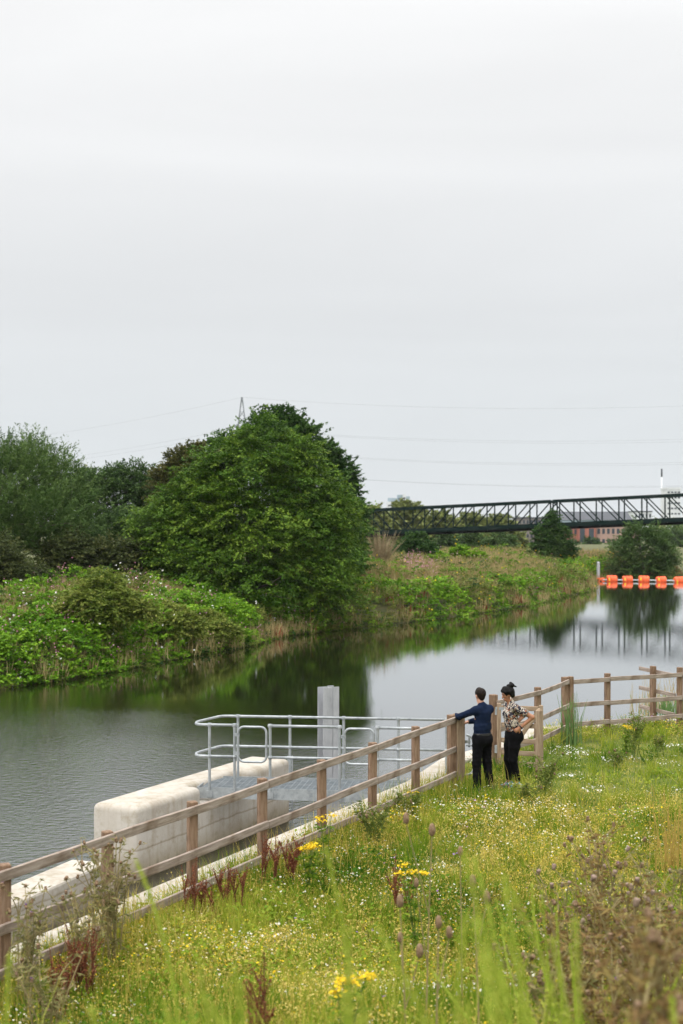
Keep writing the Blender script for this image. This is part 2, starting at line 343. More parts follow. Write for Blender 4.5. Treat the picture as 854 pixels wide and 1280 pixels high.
def water_mat():
    m, nt, out = newmat('river_water')
    ge = N(nt, 'ShaderNodeNewGeometry')
    mp = N(nt, 'ShaderNodeMapping'); mp.inputs['Scale'].default_value = (1.25,1.5,1); mp.inputs['Rotation'].default_value = (0,0,.25); nt.links.new(ge.outputs['Position'], mp.inputs[0])
    n1 = N(nt, 'ShaderNodeTexNoise'); n1.inputs['Scale'].default_value = 4.2; n1.inputs['Detail'].default_value = 4; n1.inputs['Roughness'].default_value = .6; nt.links.new(mp.outputs[0], n1.inputs[0])
    n2 = N(nt, 'ShaderNodeTexNoise'); n2.inputs['Scale'].default_value = .09; n2.inputs['Detail'].default_value = 2; nt.links.new(mp.outputs[0], n2.inputs[0])
    # breeze patches roughen the near, open water; the sheltered reach is calm
    sp = N(nt, 'ShaderNodeSeparateXYZ'); nt.links.new(ge.outputs['Position'], sp.inputs[0])
    a = N(nt, 'ShaderNodeMath', operation='MULTIPLY_ADD'); nt.links.new(n2.outputs[0], a.inputs[0]); a.inputs[1].default_value = 26; nt.links.new(sp.outputs[1], a.inputs[2])
    b0 = N(nt, 'ShaderNodeMath', operation='MULTIPLY_ADD'); nt.links.new(sp.outputs[0], b0.inputs[0]); b0.inputs[1].default_value = 1.1; nt.links.new(a.outputs[0], b0.inputs[2])
    q = N(nt, 'ShaderNodeMapRange'); q.inputs[1].default_value = 34; q.inputs[2].default_value = 56; q.inputs[3].default_value = .026; q.inputs[4].default_value = .0011; nt.links.new(b0.outputs[0], q.inputs[0])
    bp = N(nt, 'ShaderNodeBump'); bp.inputs['Strength'].default_value = 1; nt.links.new(n1.outputs[0], bp.inputs['Height']); nt.links.new(q.outputs[0], bp.inputs['Distance'])
    # murky body under a mirror-like surface whose strength grows towards grazing view (Schlick)
    df = N(nt, 'ShaderNodeBsdfDiffuse'); df.inputs[0].default_value = (.011,.011,.005,1)
    gl = N(nt, 'ShaderNodeBsdfGlossy'); gl.inputs['Roughness'].default_value = .02; gl.inputs[0].default_value = (.97,.985,1,1)
    nt.links.new(bp.outputs[0], gl.inputs['Normal'])
    dt = N(nt, 'ShaderNodeVectorMath', operation='DOT_PRODUCT'); nt.links.new(ge.outputs['Incoming'], dt.inputs[0]); nt.links.new(bp.outputs[0], dt.inputs[1])
    iv = N(nt, 'ShaderNodeMath', operation='SUBTRACT', use_clamp=True); iv.inputs[0].default_value = 1.; nt.links.new(dt.outputs['Value'], iv.inputs[1])
    pw = N(nt, 'ShaderNodeMath', operation='POWER'); nt.links.new(iv.outputs[0], pw.inputs[0]); pw.inputs[1].default_value = 2.9
    fr = N(nt, 'ShaderNodeMath', operation='MULTIPLY_ADD'); nt.links.new(pw.outputs[0], fr.inputs[0]); fr.inputs[1].default_value = .98; fr.inputs[2].default_value = .02
    ms = N(nt, 'ShaderNodeMixShader'); nt.links.new(fr.outputs[0], ms.inputs[0]); nt.links.new(df.outputs[0], ms.inputs[1]); nt.links.new(gl.outputs[0], ms.inputs[2]); nt.links.new(ms.outputs[0], out.inputs[0])
    return m
wb = MB(); wb.add([(-1500,-60,0),(2500,-60,0),(2500,2500,0),(-1500,2500,0)], [(0,1,2,3)])
wo = wb.build('river_water', water_mat()); tag(wo, 'calm brown-grey river reflecting bank and sky', 'river', kind='structure')

# near bank: a meadow that falls from the camera to the quay
u2 = np.array([.4275,.904]); n2v = np.array([-.904,.4275]); F0 = np.array([-3.16,13.3])
FN = [np.array([1.9,24.0]), np.array([2.81,26.3]), np.array([3.83,27.8]), np.array([4.69,29.8]), np.array([5.67,30.35]), np.array([7.45,31.35])]
QL = np.array([(-10.5,-.5),(-6.9,7.2),(1.13,24.2),(2.08,26.65),(3.15,28.35),(4.1,30.55),(5.3,31.25),(7.15,32.2),(12,35.5),(34,60)], float)   # quay centre line
QL[:3] = [F0+.62*n2v-u2*14.5, F0+.62*n2v-u2*6.5, F0+.62*n2v+u2*11.85]
def quay_x(y): return np.interp(y, QL[:, 1], QL[:, 0])
def near_h(x, y):
    x = np.asarray(x, float); y = np.asarray(y, float)
    s = (x-F0[0])*.904 - (y-F0[1])*.4275
    z = 1.2 + 2.8*np.clip((13.2-y)/13.2, 0, 1.4)*sstep(.6, 3.6, s)
    z = z + .25*sstep(12, 16, y)*0
    return z + (vnoise(x, y, 2.2, 5)-.5)*.12*sstep(.3, 1.5, s) + (vnoise(x, y, .6, 6)-.5)*.05*sstep(.3, 1., s)
my = np.concatenate([[-8,-5,-2], np.arange(0, 36, .3), [38,41,45,50,56,60]])
mxo = np.concatenate([np.arange(0, 16, .3), [17,18.5,21,25,30,38,50,70]])
MY, MXO = np.meshgrid(my, mxo, indexing='ij'); MXX = quay_x(MY)+MXO
MZ = near_h(MXX.ravel(), MY.ravel())
nx = len(mxo); ii = (np.arange(len(my)-1)[:, None]*nx + np.arange(nx-1)[None]).ravel()
M['meadowsoil'] = surf_mat('meadow_soil', [(.05,.075,.012),(.10,.125,.02),(.19,.165,.05)], 1.6, (1,1,1), .95, .4)
g = link('meadow', fast_mesh('meadow', np.c_[MXX.ravel(), MY.ravel(), MZ], np.c_[ii, ii+1, ii+1+nx, ii+nx], smooth=True), M['meadowsoil'])
tag(g, 'ground of the near meadow beside the quay', 'ground', kind='structure')

# ------------------------------------------------------------------ concrete
def strip(P, w, z0, z1, bev):
    """a wall of width w that follows the polyline P"""
    P = np.array(P, float); t = np.gradient(P, axis=0); t /= np.linalg.norm(t, axis=1)[:, None]
    nn = np.c_[-t[:, 1], t[:, 0]]; L = P+nn*w/2; Rr = P-nn*w/2; V = []; Fc = []
    for i in range(len(P)):
        V += [(L[i][0],L[i][1],z0),(Rr[i][0],Rr[i][1],z0),(Rr[i][0],Rr[i][1],z1),(L[i][0],L[i][1],z1)]
    for i in range(len(P)-1):
        for j in range(4): Fc.append((i*4+j, i*4+(j+1)%4, i*4+4+(j+1)%4, i*4+4+j))
    Fc += [(3,2,1,0), tuple(len(V)-4+j for j in range(4))]
    m = MB(); m.add(V, Fc); return m
qp = []
for a, b in zip(QL[:-1], QL[1:]):
    k = max(1, int(np.linalg.norm(b-a)/.8))
    qp += [a+(b-a)*i/k for i in range(k)]
qp.append(QL[-1])
o = strip(qp, .48, -1.2, 1.27, 0).build('quay_wall', M['concrete'], loc=(QL[1][0],QL[1][1],0), bevel=.03)
tag(o, 'long pale concrete quay wall running under the timber fence', 'wall')
# wing wall
A = np.array([-3.24,22.55])
def wl(s, c, z): p = A+u2*s+n2v*c; return (p[0],p[1],z)
def prism(pts, z0, z1):
    n = len(pts); m = MB()
    m.add([(p[0],p[1],z0) for p in pts]+[(p[0],p[1],z1) for p in pts], [tuple(range(n-1,-1,-1)), tuple(range(n,2*n))]+[(i,(i+1)%n,n+(i+1)%n,n+i) for i in range(n)])
    return m
wt = empty('wing_wall', wl(2.7,.43,0), 'thick pale concrete wing wall with rounded edges standing in the river', 'wall')
def wpts(l): return [np.array(wl(s, c, 0))[:2] for s, c in l]
ztop = 1.17
prism(wpts([(0,0),(2.0,0),(2.0,.88),(0,.88)]), -1.3, ztop).build('wall_end', M['concrete'], wt, bevel=.11, seg=4, smooth=True)
prism(wpts([(1.3,.004),(4.2,.004),(4.2,.876),(1.3,.876)]), -1.3, .90).build('wall_base', M['concrete'], wt, bevel=.02, seg=2, smooth=True)
prism(wpts([(3.72,0),(5.3,0),(5.3,.88),(3.72,.88)]), -1.3, ztop).build('wall_end', M['concrete'], wt, bevel=.11, seg=4, smooth=True)
prism(wpts([(1.4,.30),(4.1,.30),(4.1,.876),(1.4,.876)]), .72, ztop-.003).build('wall_crest', M['concrete'], wt, bevel=.095, seg=4, smooth=True)
# low apron towards the left
lp = [at(-60,1160,17.0)[:2], at(0,1125,18.4)[:2], at(60,1100,19.8)[:2], at(128,1075,21.7)[:2]]
lp = [(-6.1,15.2),(-5.3,17.2),(-4.55,19.15),(-3.78,21.3)]
o = strip(lp, .6, -1.2, .62, 0).build('concrete_apron', M['concrete'], loc=(lp[1][0],lp[1][1],0), bevel=.04)
tag(o, 'low pale concrete ledge at the foot of the wing wall, left of it', 'ledge')
# ------------------------------------------------------------------ footbridge to the wing wall
M['grate'] = surf_mat('grating_steel', [(.20,.235,.25),(.28,.31,.33),(.36,.39,.41)], 5, (1,1,1), .55, .05, metal=.3, spec=.4)
pd = np.array([.9915,-.13]); pn = np.array([.13,.9915])          # along the deck, across towards the river
P0 = np.array([-2.46,24.55]); DZ = 1.11; WD = 1.12
def pp(s, c, z): q = P0+pd*s+pn*c; return np.array([q[0],q[1],z])
LEN = 4.3
pt = empty('access_walkway', pp(2.,.5,DZ), 'galvanised steel walkway with grating and handrails from the quay to the wing wall', 'walkway')
m = MB()
for c in np.arange(.03, WD, .041): m.beam(pp(.02,c,DZ-.018), pp(LEN,c,DZ-.018), .006, .034)
for s in np.arange(.05, LEN, .10): m.beam(pp(s,.02,DZ-.012), pp(s,WD-.02,DZ-.012), .008, .016)
m.build('grating', M['grate'], pt)
for c in (0, WD):
    m = MB(); m.beam(pp(-.03,c,DZ-.075), pp(LEN,c,DZ-.075), .012, .19); m.beam(pp(-.03,c+(.03 if c == 0 else -.03),DZ-.165), pp(LEN,c+(.03 if c == 0 else -.03),DZ-.165), .07, .012)
    m.build('edge_beam', M['galv'], pt)
m = MB(); m.beam(pp(-.03,.012,DZ-.075), pp(-.03,WD-.012,DZ-.075), .012, .185); m.build('end_beam', M['galv'], pt)
HR = DZ+1.1; MR = DZ+.56; rt = .024
def arc(pts, r=.18, k=5):
    """round the corners of a polyline"""
    pts = [np.array(p, float) for p in pts]; o = [pts[0]]
    for a, b, c in zip(pts[:-2], pts[1:-1], pts[2:]):
        u = unit(a-b); v = unit(c-b)
        for i in range(k+1):
            t = i/k; o.append((b+u*r)*(1-t)**2 + 2*b*t*(1-t) + (b+v*r)*t*t)
    return o+[pts[-1]]
def rail(pts, name='handrail', r=rt):
    m = MB(); m.tube(pts, r, 8); return m.build(name, M['galv'], pt, smooth=True)
def stanchion(s, c, top=HR):
    m = MB(); m.tube([pp(s,c,DZ-.14), pp(s,c,top)], rt, 8); m.lathe([(.036,-.03),(.044,0),(.036,.03)], pp(s,c,HR-.0), 8); m.lathe([(.03,-.03),(.042,0),(.03,.03)], pp(s,c,MR), 8)
    m.box(pp(s,c,DZ-.15)-[.05,.02,0], pp(s,c,DZ-.03)+[.05,.02,0])
    m.build('stanchion', M['galv'], pt, smooth=False)
cN, cF = -.02, WD+.02
sN = [.19,.63,1.25,2.45,3.10]; sF = [.45,1.40,2.37,3.35,4.2]
for s in sN: stanchion(s, cN)
for s in sF: stanchion(s, cF)
for z, nm in ((HR,'handrail'),(MR,'mid_rail')):
    rail(arc([pp(4.35,cF,z), pp(.28,cF,z), pp(-.06,cF-.28,z), pp(-.06,cN,z), pp(.72,cN,z)] if False else [pp(4.3,cF,z), pp(.15,cF,z), pp(-.12,.30,z), pp(-.05,cN,z), pp(.63,cN,z)], .14), nm)
    rail([pp(1.25,cN,z), pp(2.45,cN,z)], nm); rail([pp(3.10,cN,z), pp(4.0,cN,z)], nm)
def loop_gate(s0, s1):
    z0, z1 = DZ+.48, DZ+1.08; r = .1; b = []
    for cx_, cz_, a0 in ((s1-r,z1-r,0),(s0+r,z1-r,90),(s0+r,z0+r,180),(s1-r,z0+r,270)):
        for i in range(6):
            a = math.radians(a0+i*18); b.append(pp(cx_+r*math.cos(a), cN-.03, cz_+r*math.sin(a)))
    b.append(b[0]); m = MB(); m.tube(b, rt*.85, 8, caps=False); o = m.build('loop_gate', M['galv'], pt, smooth=True)
    for z in (DZ+.62, DZ+.94):
        m = MB(); m.beam(pp(s0-.06,cN-.02,z), pp(s0+.02,cN-.03,z), .03, .05); h = m.build('hinge', M['galv'], o, loc=None)
        h.data.transform(Matrix.Translation(-Vector(pt.location)))
loop_gate(.70,1.19); loop_gate(2.54,3.04)
# H column in the water
m = MB(); c0 = at(403.5,900,26.75); c1 = at(422,900,26.95)
ax = unit(np.array([1,.25,0])); nx_ = np.array([-ax[1],ax[0],0]); zt = 2.60
m.beam([c0[0],c0[1],-1.2],[c0[0],c0[1],zt], .155, .012, up=nx_)
cc = at(407,900,26.75); px0 = cc[0]
m = MB()
def plate(x0, y0, x1, y1, t, ztop): m.beam([x0,y0,-1.2],[x0,y0,ztop],t,t) if False else None
def vplate(a, b, t, zt):
    a = np.array(a); b = np.array(b); d = unit(b-a); q = np.array([-d[1],d[0]])*t/2
    pts = [a-q, b-q, b+q, a+q]; n = len(m.V)
    m.add([(p[0],p[1],-1.2) for p in pts]+[(p[0],p[1],zt) for p in pts], [(3,2,1,0),(4,5,6,7)]+[(i,(i+1)%4,4+(i+1)%4,4+i) for i in range(4)])
hx, hy = -.345, 26.75
e1 = np.array([.90,.436]); e2 = np.array([-.436,.90])         # flanges face the quay
o_ = np.array([hx,hy])
vplate(o_, o_+e1*.19, .016, zt-.015); vplate(o_+e2*.24, o_+e2*.24+e1*.19, .016, zt-.015)
vplate(o_+e1*.19+e2*.012, o_+e1*.19+e2*.228, .012, zt-.02)
vplate(o_+e1*.204, o_+e1*.33, .016, zt); vplate(o_+e2*.24+e1*.204, o_+e2*.24+e1*.33, .016, zt)
h = m.build('steel_column', M['galvpost'], loc=(hx,hy,0)); tag(h, 'tall pale grey steel H column rising from the water behind the walkway', 'column')
# stop-log guide on the wall end
m = MB(); q = np.array(wl(5.34,.1,0))[:2]
for off in (0,.085): m.box((q[0]+off,q[1]-.01,-1.2),(q[0]+off+.025,q[1]+.05,1.2))
for z in np.arange(-.1,1.2,.11): m.box((q[0]+.02,q[1]+.0,z),(q[0]+.09,q[1]+.04,z+.045))
h = m.build('guide_rail', M['galv'], loc=(q[0],q[1],0)); tag(h, 'slotted galvanised guide rail on the end of the wing wall', 'guide rail')

# ------------------------------------------------------------------ timber fences
def post(parent, xy, top, sec=.105, z0=.95, mat='post', name='post', yaw=.45):
    a = np.array([xy[0],xy[1],z0]); b = np.array([xy[0]+R.uniform(-.008,.008),xy[1]+R.uniform(-.008,.008),top])
    return beam_obj(name, a, b, sec, sec, M[mat], parent, up=(math.cos(yaw),math.sin(yaw),0), bevel=.008, warp=.002)
RZ = (1.18,.68,.27)                                           # rail heights over the ground
fl = empty('timber_fence', (F0[0]+2,F0[1]+5,1.2), 'long weathered post and rail fence running from the left edge to the gate', 'fence', 'timber fences')
LP = [F0+u2*1.69*k for k in range(-3, 8)]
for i, p in enumerate(LP[:-1]): post(fl, p, 2.45+R.uniform(-.02,.03))
post(fl, LP[-1]-u2*.10, 2.46, .125); post(fl, LP[-1]+np.array([.085,-.045]), 2.475, .15, mat='gatewood', name='gate_post')
off = -n2v*.075
for zi, z in enumerate(RZ):
    for k in range(0, 10, 2):
        a = LP[k]; b = LP[min(k+2, 10)]; e = 0.003
        if zi == 1 and k: a = LP[k]
        p0 = np.r_[a+off+u2*e, 1.2+z+R.uniform(-.012,.012)]; p1 = np.r_[b+off-u2*(e+(.1 if k == 8 else 0)), 1.2+z+R.uniform(-.012,.012)]
        beam_obj('rail', p0, p1, .04, .095 if zi else .10, M['rail'], fl)
fr = empty('timber_fence', (5.2,30.,1.2), 'post and rail fence curving from the gate to the right edge', 'fence', 'timber fences')
RP = [FN[1],FN[2],FN[3],FN[4],FN[5],np.array([9.3,32.3]),np.array([11.2,33.2])]
tops = [2.52,2.49,2.48,2.50,2.53,2.5,2.5]
for i, (p, t) in enumerate(zip(RP, tops)): post(fr, p, t, .125 if i in (0,2) else .105, yaw=.5)
post(fr, FN[3]+np.array([.115,.0]), 2.49, .10)
for z in RZ:
    for a, b in zip(RP[:-1], RP[1:]):
        d = unit(b-a); nn = np.array([d[1],-d[0]])*.075
        beam_obj('rail', np.r_[a+nn+d*.003,1.2+z+R.uniform(-.01,.01)], np.r_[b+nn-d*.003,1.2+z+R.uniform(-.01,.01)], .04, .092, M['rail'], fr)
sf = empty('timber_fence', (7.1,32.,1.2), 'short three rail fence stub reaching out to the water near the right edge', 'fence', 'timber fences')
sp_ = np.array([7.02,32.05]); post(sf, sp_, 2.49, .11)
for z in (1.14,.70,.27):
    beam_obj('rail', np.r_[6.83,32.6,1.2+z+.05], np.r_[7.37,31.42,1.2+z], .04, .085, M['rail'], sf)
# field gate, swung open along the fence
gh = np.array([2.86,26.05]); ge_ = np.array([3.62,25.75])
gt = empty('field_gate', (gh[0],gh[1],1.25), 'small five bar timber gate standing open behind the woman', 'gate')
gd = unit(ge_-gh); gL = np.linalg.norm(ge_-gh)
def gp(s, z): q = gh+gd*s; return np.array([q[0],q[1],1.2+z])
for z in (1.12,.80,.52,.30,.10): beam_obj('bar', gp(.07,z), gp(gL-.05,z), .03, .085, M['gatewood'], gt)
for s in (.03,gL-.01): beam_obj('stile', gp(s,.04), gp(s,1.19), .07, .075, M['gatewood'], gt, up=(0,1,0))
o3 = np.array([.035*gd[1],-.035*gd[0],0])
beam_obj('brace', gp(.06,.08)+o3, gp(gL-.05,1.08)+o3, .025, .08, M['gatewood'], gt)
m = MB(); m.tube([gp(-.02,.28), gp(-.02,.42)], .035, 8); m.build('hinge', M['galv'], gt)
m = MB(); m.tube([gp(-.02,.98), gp(-.02,1.08)], .03, 8); m.beam(gp(-.03,1.1)+o3, gp(.35,1.1)+o3, .012,.05); m.build('hinge', M['galv'], gt)
rp_ = beam_obj('round_post', (3.53,25.45,.9), (3.53,25.45,2.38), .12, .12, M['gatewood'], None, up=(0,1,0), bevel=.05)
tag(rp_, 'shorter rounded timber post in front of the open gate', 'post')
# latch on the gate post
m = MB(); b = np.array([2.05,23.98,2.0]); m.beam(b, b+[.12,-.03,0], .03, .05); m.tube([b+[.1,-.03,-.09], b+[.1,-.03,.08]], .014, 8); m.tube([b+[.05,-.06,-.06], b+[.16,-.05,-.06]], .012, 8)
h = m.build('gate_latch', M['galv'], loc=b); tag(h, 'galvanised latch bolted to the gate post by the man', 'latch')
# hooped steel gate handle seen beside the post
m = MB(); hb = [np.array([2.16,24.6,2.02]), np.array([2.28,24.6,2.0]), np.array([2.29,24.6,1.35]), np.array([2.0,24.6,1.3])]
m.tube(arc(hb,.12), .02, 8); h = m.build('steel_hoop', M['galv'], loc=(2.2,24.6,1.2)); tag(h, 'bent galvanised tube hoop right beside the gate post', 'hoop')

# ------------------------------------------------------------------ truss footbridge
BR = np.array([39.6,165.]); BD = np.array([-37.1,15.]); BLN = np.linalg.norm(BD); bd = BD/BLN; bn = np.array([.375,.927])
def zb(s): return 6.47-1.64*s/BLN                       # deck level, s metres from the right frame edge
H = 3.0
bt = empty('truss_bridge', (BR[0]+bd[0]*40,BR[1]+bd[1]*40,0), 'long dark green steel truss bridge crossing high over the river', 'bridge')
def bp_(s, c, dz): q = BR+bd*s+bn*c; return np.array([q[0],q[1],zb(s)+dz])
SP0, SPAN, NP = .3866*BLN, 37.6, 14
spans = [SP0-SPAN, SP0, SP0+SPAN]
BWID = 3.4
for s0 in spans:
    for c in (0, BWID):
        ch = MB(); ch.beam(bp_(s0+.12,c,H), bp_(s0+SPAN-.12,c,H), .3, .32); ch.build('top_chord', M['bridge'], bt)
        ch = MB(); ch.beam(bp_(s0+.12,c,.12), bp_(s0+SPAN-.12,c,.12), .3, .5); ch.build('bottom_chord', M['bridge'], bt)
        we = MB(); p = SPAN/NP
        for i in range(NP+1):
            s = s0+p*i+(.15 if i == 0 else -.15 if i == NP else 0); we.beam(bp_(s,c,.1), bp_(s,c,H), .15, .15)
            if i < NP:
                a, b = (s0+p*i, s0+p*(i+1))
                if i < NP/2: we.beam(bp_(b,c,.2), bp_(a+.1,c,H-.05), .13, .13)
                else: we.beam(bp_(a,c,.2), bp_(b-.1,c,H-.05), .13, .13)
        we.build('truss_web', M['bridge'], bt)
    m = MB(); m.beam(bp_(s0,BWID/2,-.02), bp_(s0+SPAN,BWID/2,-.02), BWID+.1, .16); m.build('deck', M['deck'], bt)
    m = MB(); m.beam(bp_(s0,BWID/2,-.28), bp_(s0+SPAN,BWID/2,-.28), 2.2, .30)
    for i in range(0, 15): m.beam(bp_(s0+i*SPAN/14*.98+.3,-.12,-.16), bp_(s0+i*SPAN/14*.98+.3,BWID+.12,-.16), .14, .14)
    m.build('service_pipe', M['deck'], bt, bevel=0)
for s in (SP0, SP0+SPAN):
    m = MB()
    for c in (.1,BWID-.1): a = bp_(s,c,-.7); m.beam([a[0],a[1],-1],a,.5,.5)
    m.build('pier', M['concrete'], bt)

# ------------------------------------------------------------------ floating boom
YB = 147.
bx = [at(765,727,149), at(784.5,727,148.6), at(805,727,148.2), at(826.5,727,147.6), at(849,727,146.8), at(872,727,146.0)]
words = ['orange float of the river boom, nearest the grey post', 'second orange float from the grey post along the boom', 'middle orange float of the boom, third from the grey post', 'fourth orange float from the grey post along the boom', 'orange float cut by the right edge of the picture', 'orange float just past the right edge of the picture']
FL = None
for b, wd in zip(bx[:5], words):
    if FL is None:
        FL = empty('boom_float', (b[0],b[1],.16), wd, 'float', 'orange floats of the boom')
        m = MB(); m.lathe([(.30,-.54),(.43,-.52),(.485,-.43),(.49,-.2),(.475,-.19),(.475,-.16),(.49,-.15),(.49,.15),(.475,.16),(.475,.19),(.49,.2),(.485,.43),(.43,.52),(.30,.54)], (b[0],b[1],.16), 20, axis=0)
        m.build('float_body', M['orange'], FL, smooth=True)
        m = MB(); m.lathe([(.11,-.64),(.11,.64)], (b[0],b[1],.16), 10, axis=0); m.build('collar', M['galv'], FL)
        m = MB(); m.box((b[0]-.42,b[1]-.52,.10),(b[0]-.28,b[1]-.44,.36)); m.build('reflector', M['yellow'], FL, bevel=.01)
    else:
        c_ = copy_tree(FL, (b[0],b[1],.16+R.uniform(-.05,.04)), R.uniform(-.12,.12), R.uniform(.94,1.04), wd); c_.rotation_euler.y = R.uniform(-.07,.07); c_.rotation_euler.x = R.uniform(-.35,.35)
m = MB(); line = [at(750,727,149.3)]+[np.array(b) for b in bx]+[at(930,727,144)]
pts = [(p[0],p[1],.16) for p in line]
for c in (-.12,.12): m.tube([(x,y+c,z) for x, y, z in pts], .075, 8)
h = m.build('boom_pipe', M['galv'], loc=pts[0]); tag(h, 'grey pipe joining the orange floats across the river', 'pipe')
px_ = at(748,727,149.6); mp_ = empty('mooring_post', (px_[0],px_[1],0), 'grey steel mooring post with an orange box at the bank end of the boom', 'post')
m = MB(); m.tube([(px_[0],px_[1],-1.2),(px_[0],px_[1],2.0),(px_[0],px_[1],2.05)], [.17,.17,.1], 12); m.build('pole', M['galvpost'], mp_, smooth=False)
m = MB(); m.box((px_[0]-.2,px_[1]-.55,-.35),(px_[0]+.62,px_[1]+.3,.36)); m.build('marker_box', M['orange'], mp_, bevel=.05)
m = MB(); m.box((px_[0]+.1,px_[1]-.57,-.02),(px_[0]+.24,px_[1]-.54,.12)); m.build('reflector', M['deck'], mp_)

# ------------------------------------------------------------------ far buildings
def flat(name, c, rough=.8): return surf_mat(name, [tuple(v*.85 for v in c), c, tuple(min(1,v*1.1) for v in c)], .15, (1,1,1), rough, .05, coords='Object')
M['brick'] = flat('red_brick', (.34,.13,.095)); M['render'] = flat('pale_render', (.50,.49,.47)); M['greywall'] = flat('grey_brown_cladding', (.22,.20,.185))
M['roof'] = flat('dark_roof', (.075,.08,.09)); M['paneglass'] = flat('window_glass', (.05,.065,.08), .15); M['whitewall'] = flat('white_cladding', (.66,.68,.70)); M['bluewall'] = flat('blue_grey_cladding', (.30,.38,.44))
M['pinkwall'] = flat('pinkish_brick', (.40,.27,.22))
def block(name, px0, px1, pyt, Y, depth, wall, label, cat='building', rows=3, cols=8, zb0=-1., roof='roof', rooft=.4, winh=.5, winw=.55, group=None, pitched=0):
    a = at(px0,pyt,Y); b = at(px1,pyt,Y); zt = a[2]; x0, x1 = a[0], b[0]
    e = empty(name, ((x0+x1)/2,Y+depth/2,zb0), label, cat, group)
    m = MB(); m.box((x0,Y,zb0-2),(x1,Y+depth,zt)); m.build('wall', M[wall], e)
    m = MB()
    if pitched:
        m.add([(x0-.3,Y-.3,zt+.003),(x1+.3,Y-.3,zt+.003),(x1+.3,Y+depth,zt+.003),(x0-.3,Y+depth,zt+.003),(x0-.3,Y+depth/2,zt+pitched),(x1+.3,Y+depth/2,zt+pitched)], [(0,1,5,4),(2,3,4,5),(0,4,3),(1,2,5),(3,2,1,0)])
    else: m.box((x0-.2,Y-.25,zt+.003),(x1+.2,Y+depth+.2,zt+rooft))
    m.build('roof', M[roof], e)
    fh = (zt-max(zb0,0))/rows; cw = (x1-x0)/cols
    for r in range(rows):
        for c in range(cols):
            if rows*cols > 100: break
            zc = max(zb0,0)+fh*(r+.5); xc = x0+cw*(c+.5)
            m = MB(); m.box((xc-cw*winw/2,Y-.06,zc-fh*winh/2),(xc+cw*winw/2,Y-.01,zc+fh*winh/2)); m.build('window', M['paneglass'], e)
    return e
block('brick_building', 676, 722, 658.5, 420, 12, 'brick', 'low red brick building seen below the bridge, left of the taller bay', rows=2, cols=9, zb0=-1)
block('brick_building', 722.5, 745, 655, 419, 13, 'brick', 'taller red brick bay with a big dark window below the bridge', rows=1, cols=2, zb0=-1, winh=.6)
block('brick_building', 745.5, 800, 657.5, 421, 12, 'pinkwall', 'low pinkish brick building at the right of the brick bay', rows=2, cols=9, zb0=-1)
block('concrete_building', 648, 681, 648, 430, 14, 'greywall', 'grey brown block of flats left of the small pointed tree', rows=4, cols=7, zb0=-1)
block('dark_roofed_hall', 690, 790, 650, 520, 20, 'bluewall', 'long blue grey hall with a dark roof seen through the bridge truss', 'hall', rows=1, cols=12, zb0=-1, pitched=3.2)
block('pale_building', 793, 815, 640, 560, 14, 'whitewall', 'pale square building seen through the bridge at the right', rows=4, cols=5, zb0=-1)
block('grey_building', 700, 728, 641, 640, 14, 'bluewall', 'grey blue block rising behind the long dark hall', rows=4, cols=8, zb0=-1)
block('tower_block', 834, 851, 612, 800, 16, 'whitewall', 'white high rise tower behind the bridge at the right edge', 'tower', rows=9, cols=4, zb0=-1, rooft=1.2, roof='whitewall', winh=.3, winw=.7)
tw = empty('tower_block', at(500,680,1300), 'cluster of far pale glass and white towers above the trees', 'tower')
for a, b, t, mt in ((485.5,497,622.5,'bluewall'),(497.2,503.3,618.5,'bluewall'),(503.5,507.5,617.5,'whitewall'),(507.7,512.5,620.5,'bluewall'),(484,489,627,'whitewall')):
    p = at(a,t,1300); q = at(b,t,1300); m = MB(); m.box((p[0],1300+(3 if a == 484 else 0)-(6 if a == 484 else 0),-2),(q[0],1318,p[2])); m.build('wall', M[mt], tw)
    for r in range(6):
        m = MB(); z = p[2]-3-r*4.2; m.box((p[0]+.6,1299.6-(6 if a==484 else 0),z-1.6),(q[0]-.6,1299.9-(6 if a==484 else 0),z)); m.build('window', M['paneglass'], tw)
p = at(827.3,586,900); ch = empty('chimney', (p[0],900,0), 'slim tall chimney with a dark tip rising above the bridge', 'chimney')
m = MB(); m.tube([(p[0],900,-2),(p[0],900,p[2]-5)], [.7,.5], 12); m.build('shaft', M['whitewall'], ch, smooth=True)
m = MB(); m.tube([(p[0],900,p[2]-4.99),(p[0],900,p[2])], [.6,.55], 12); m.build('tip', M['roof'], ch, smooth=True)

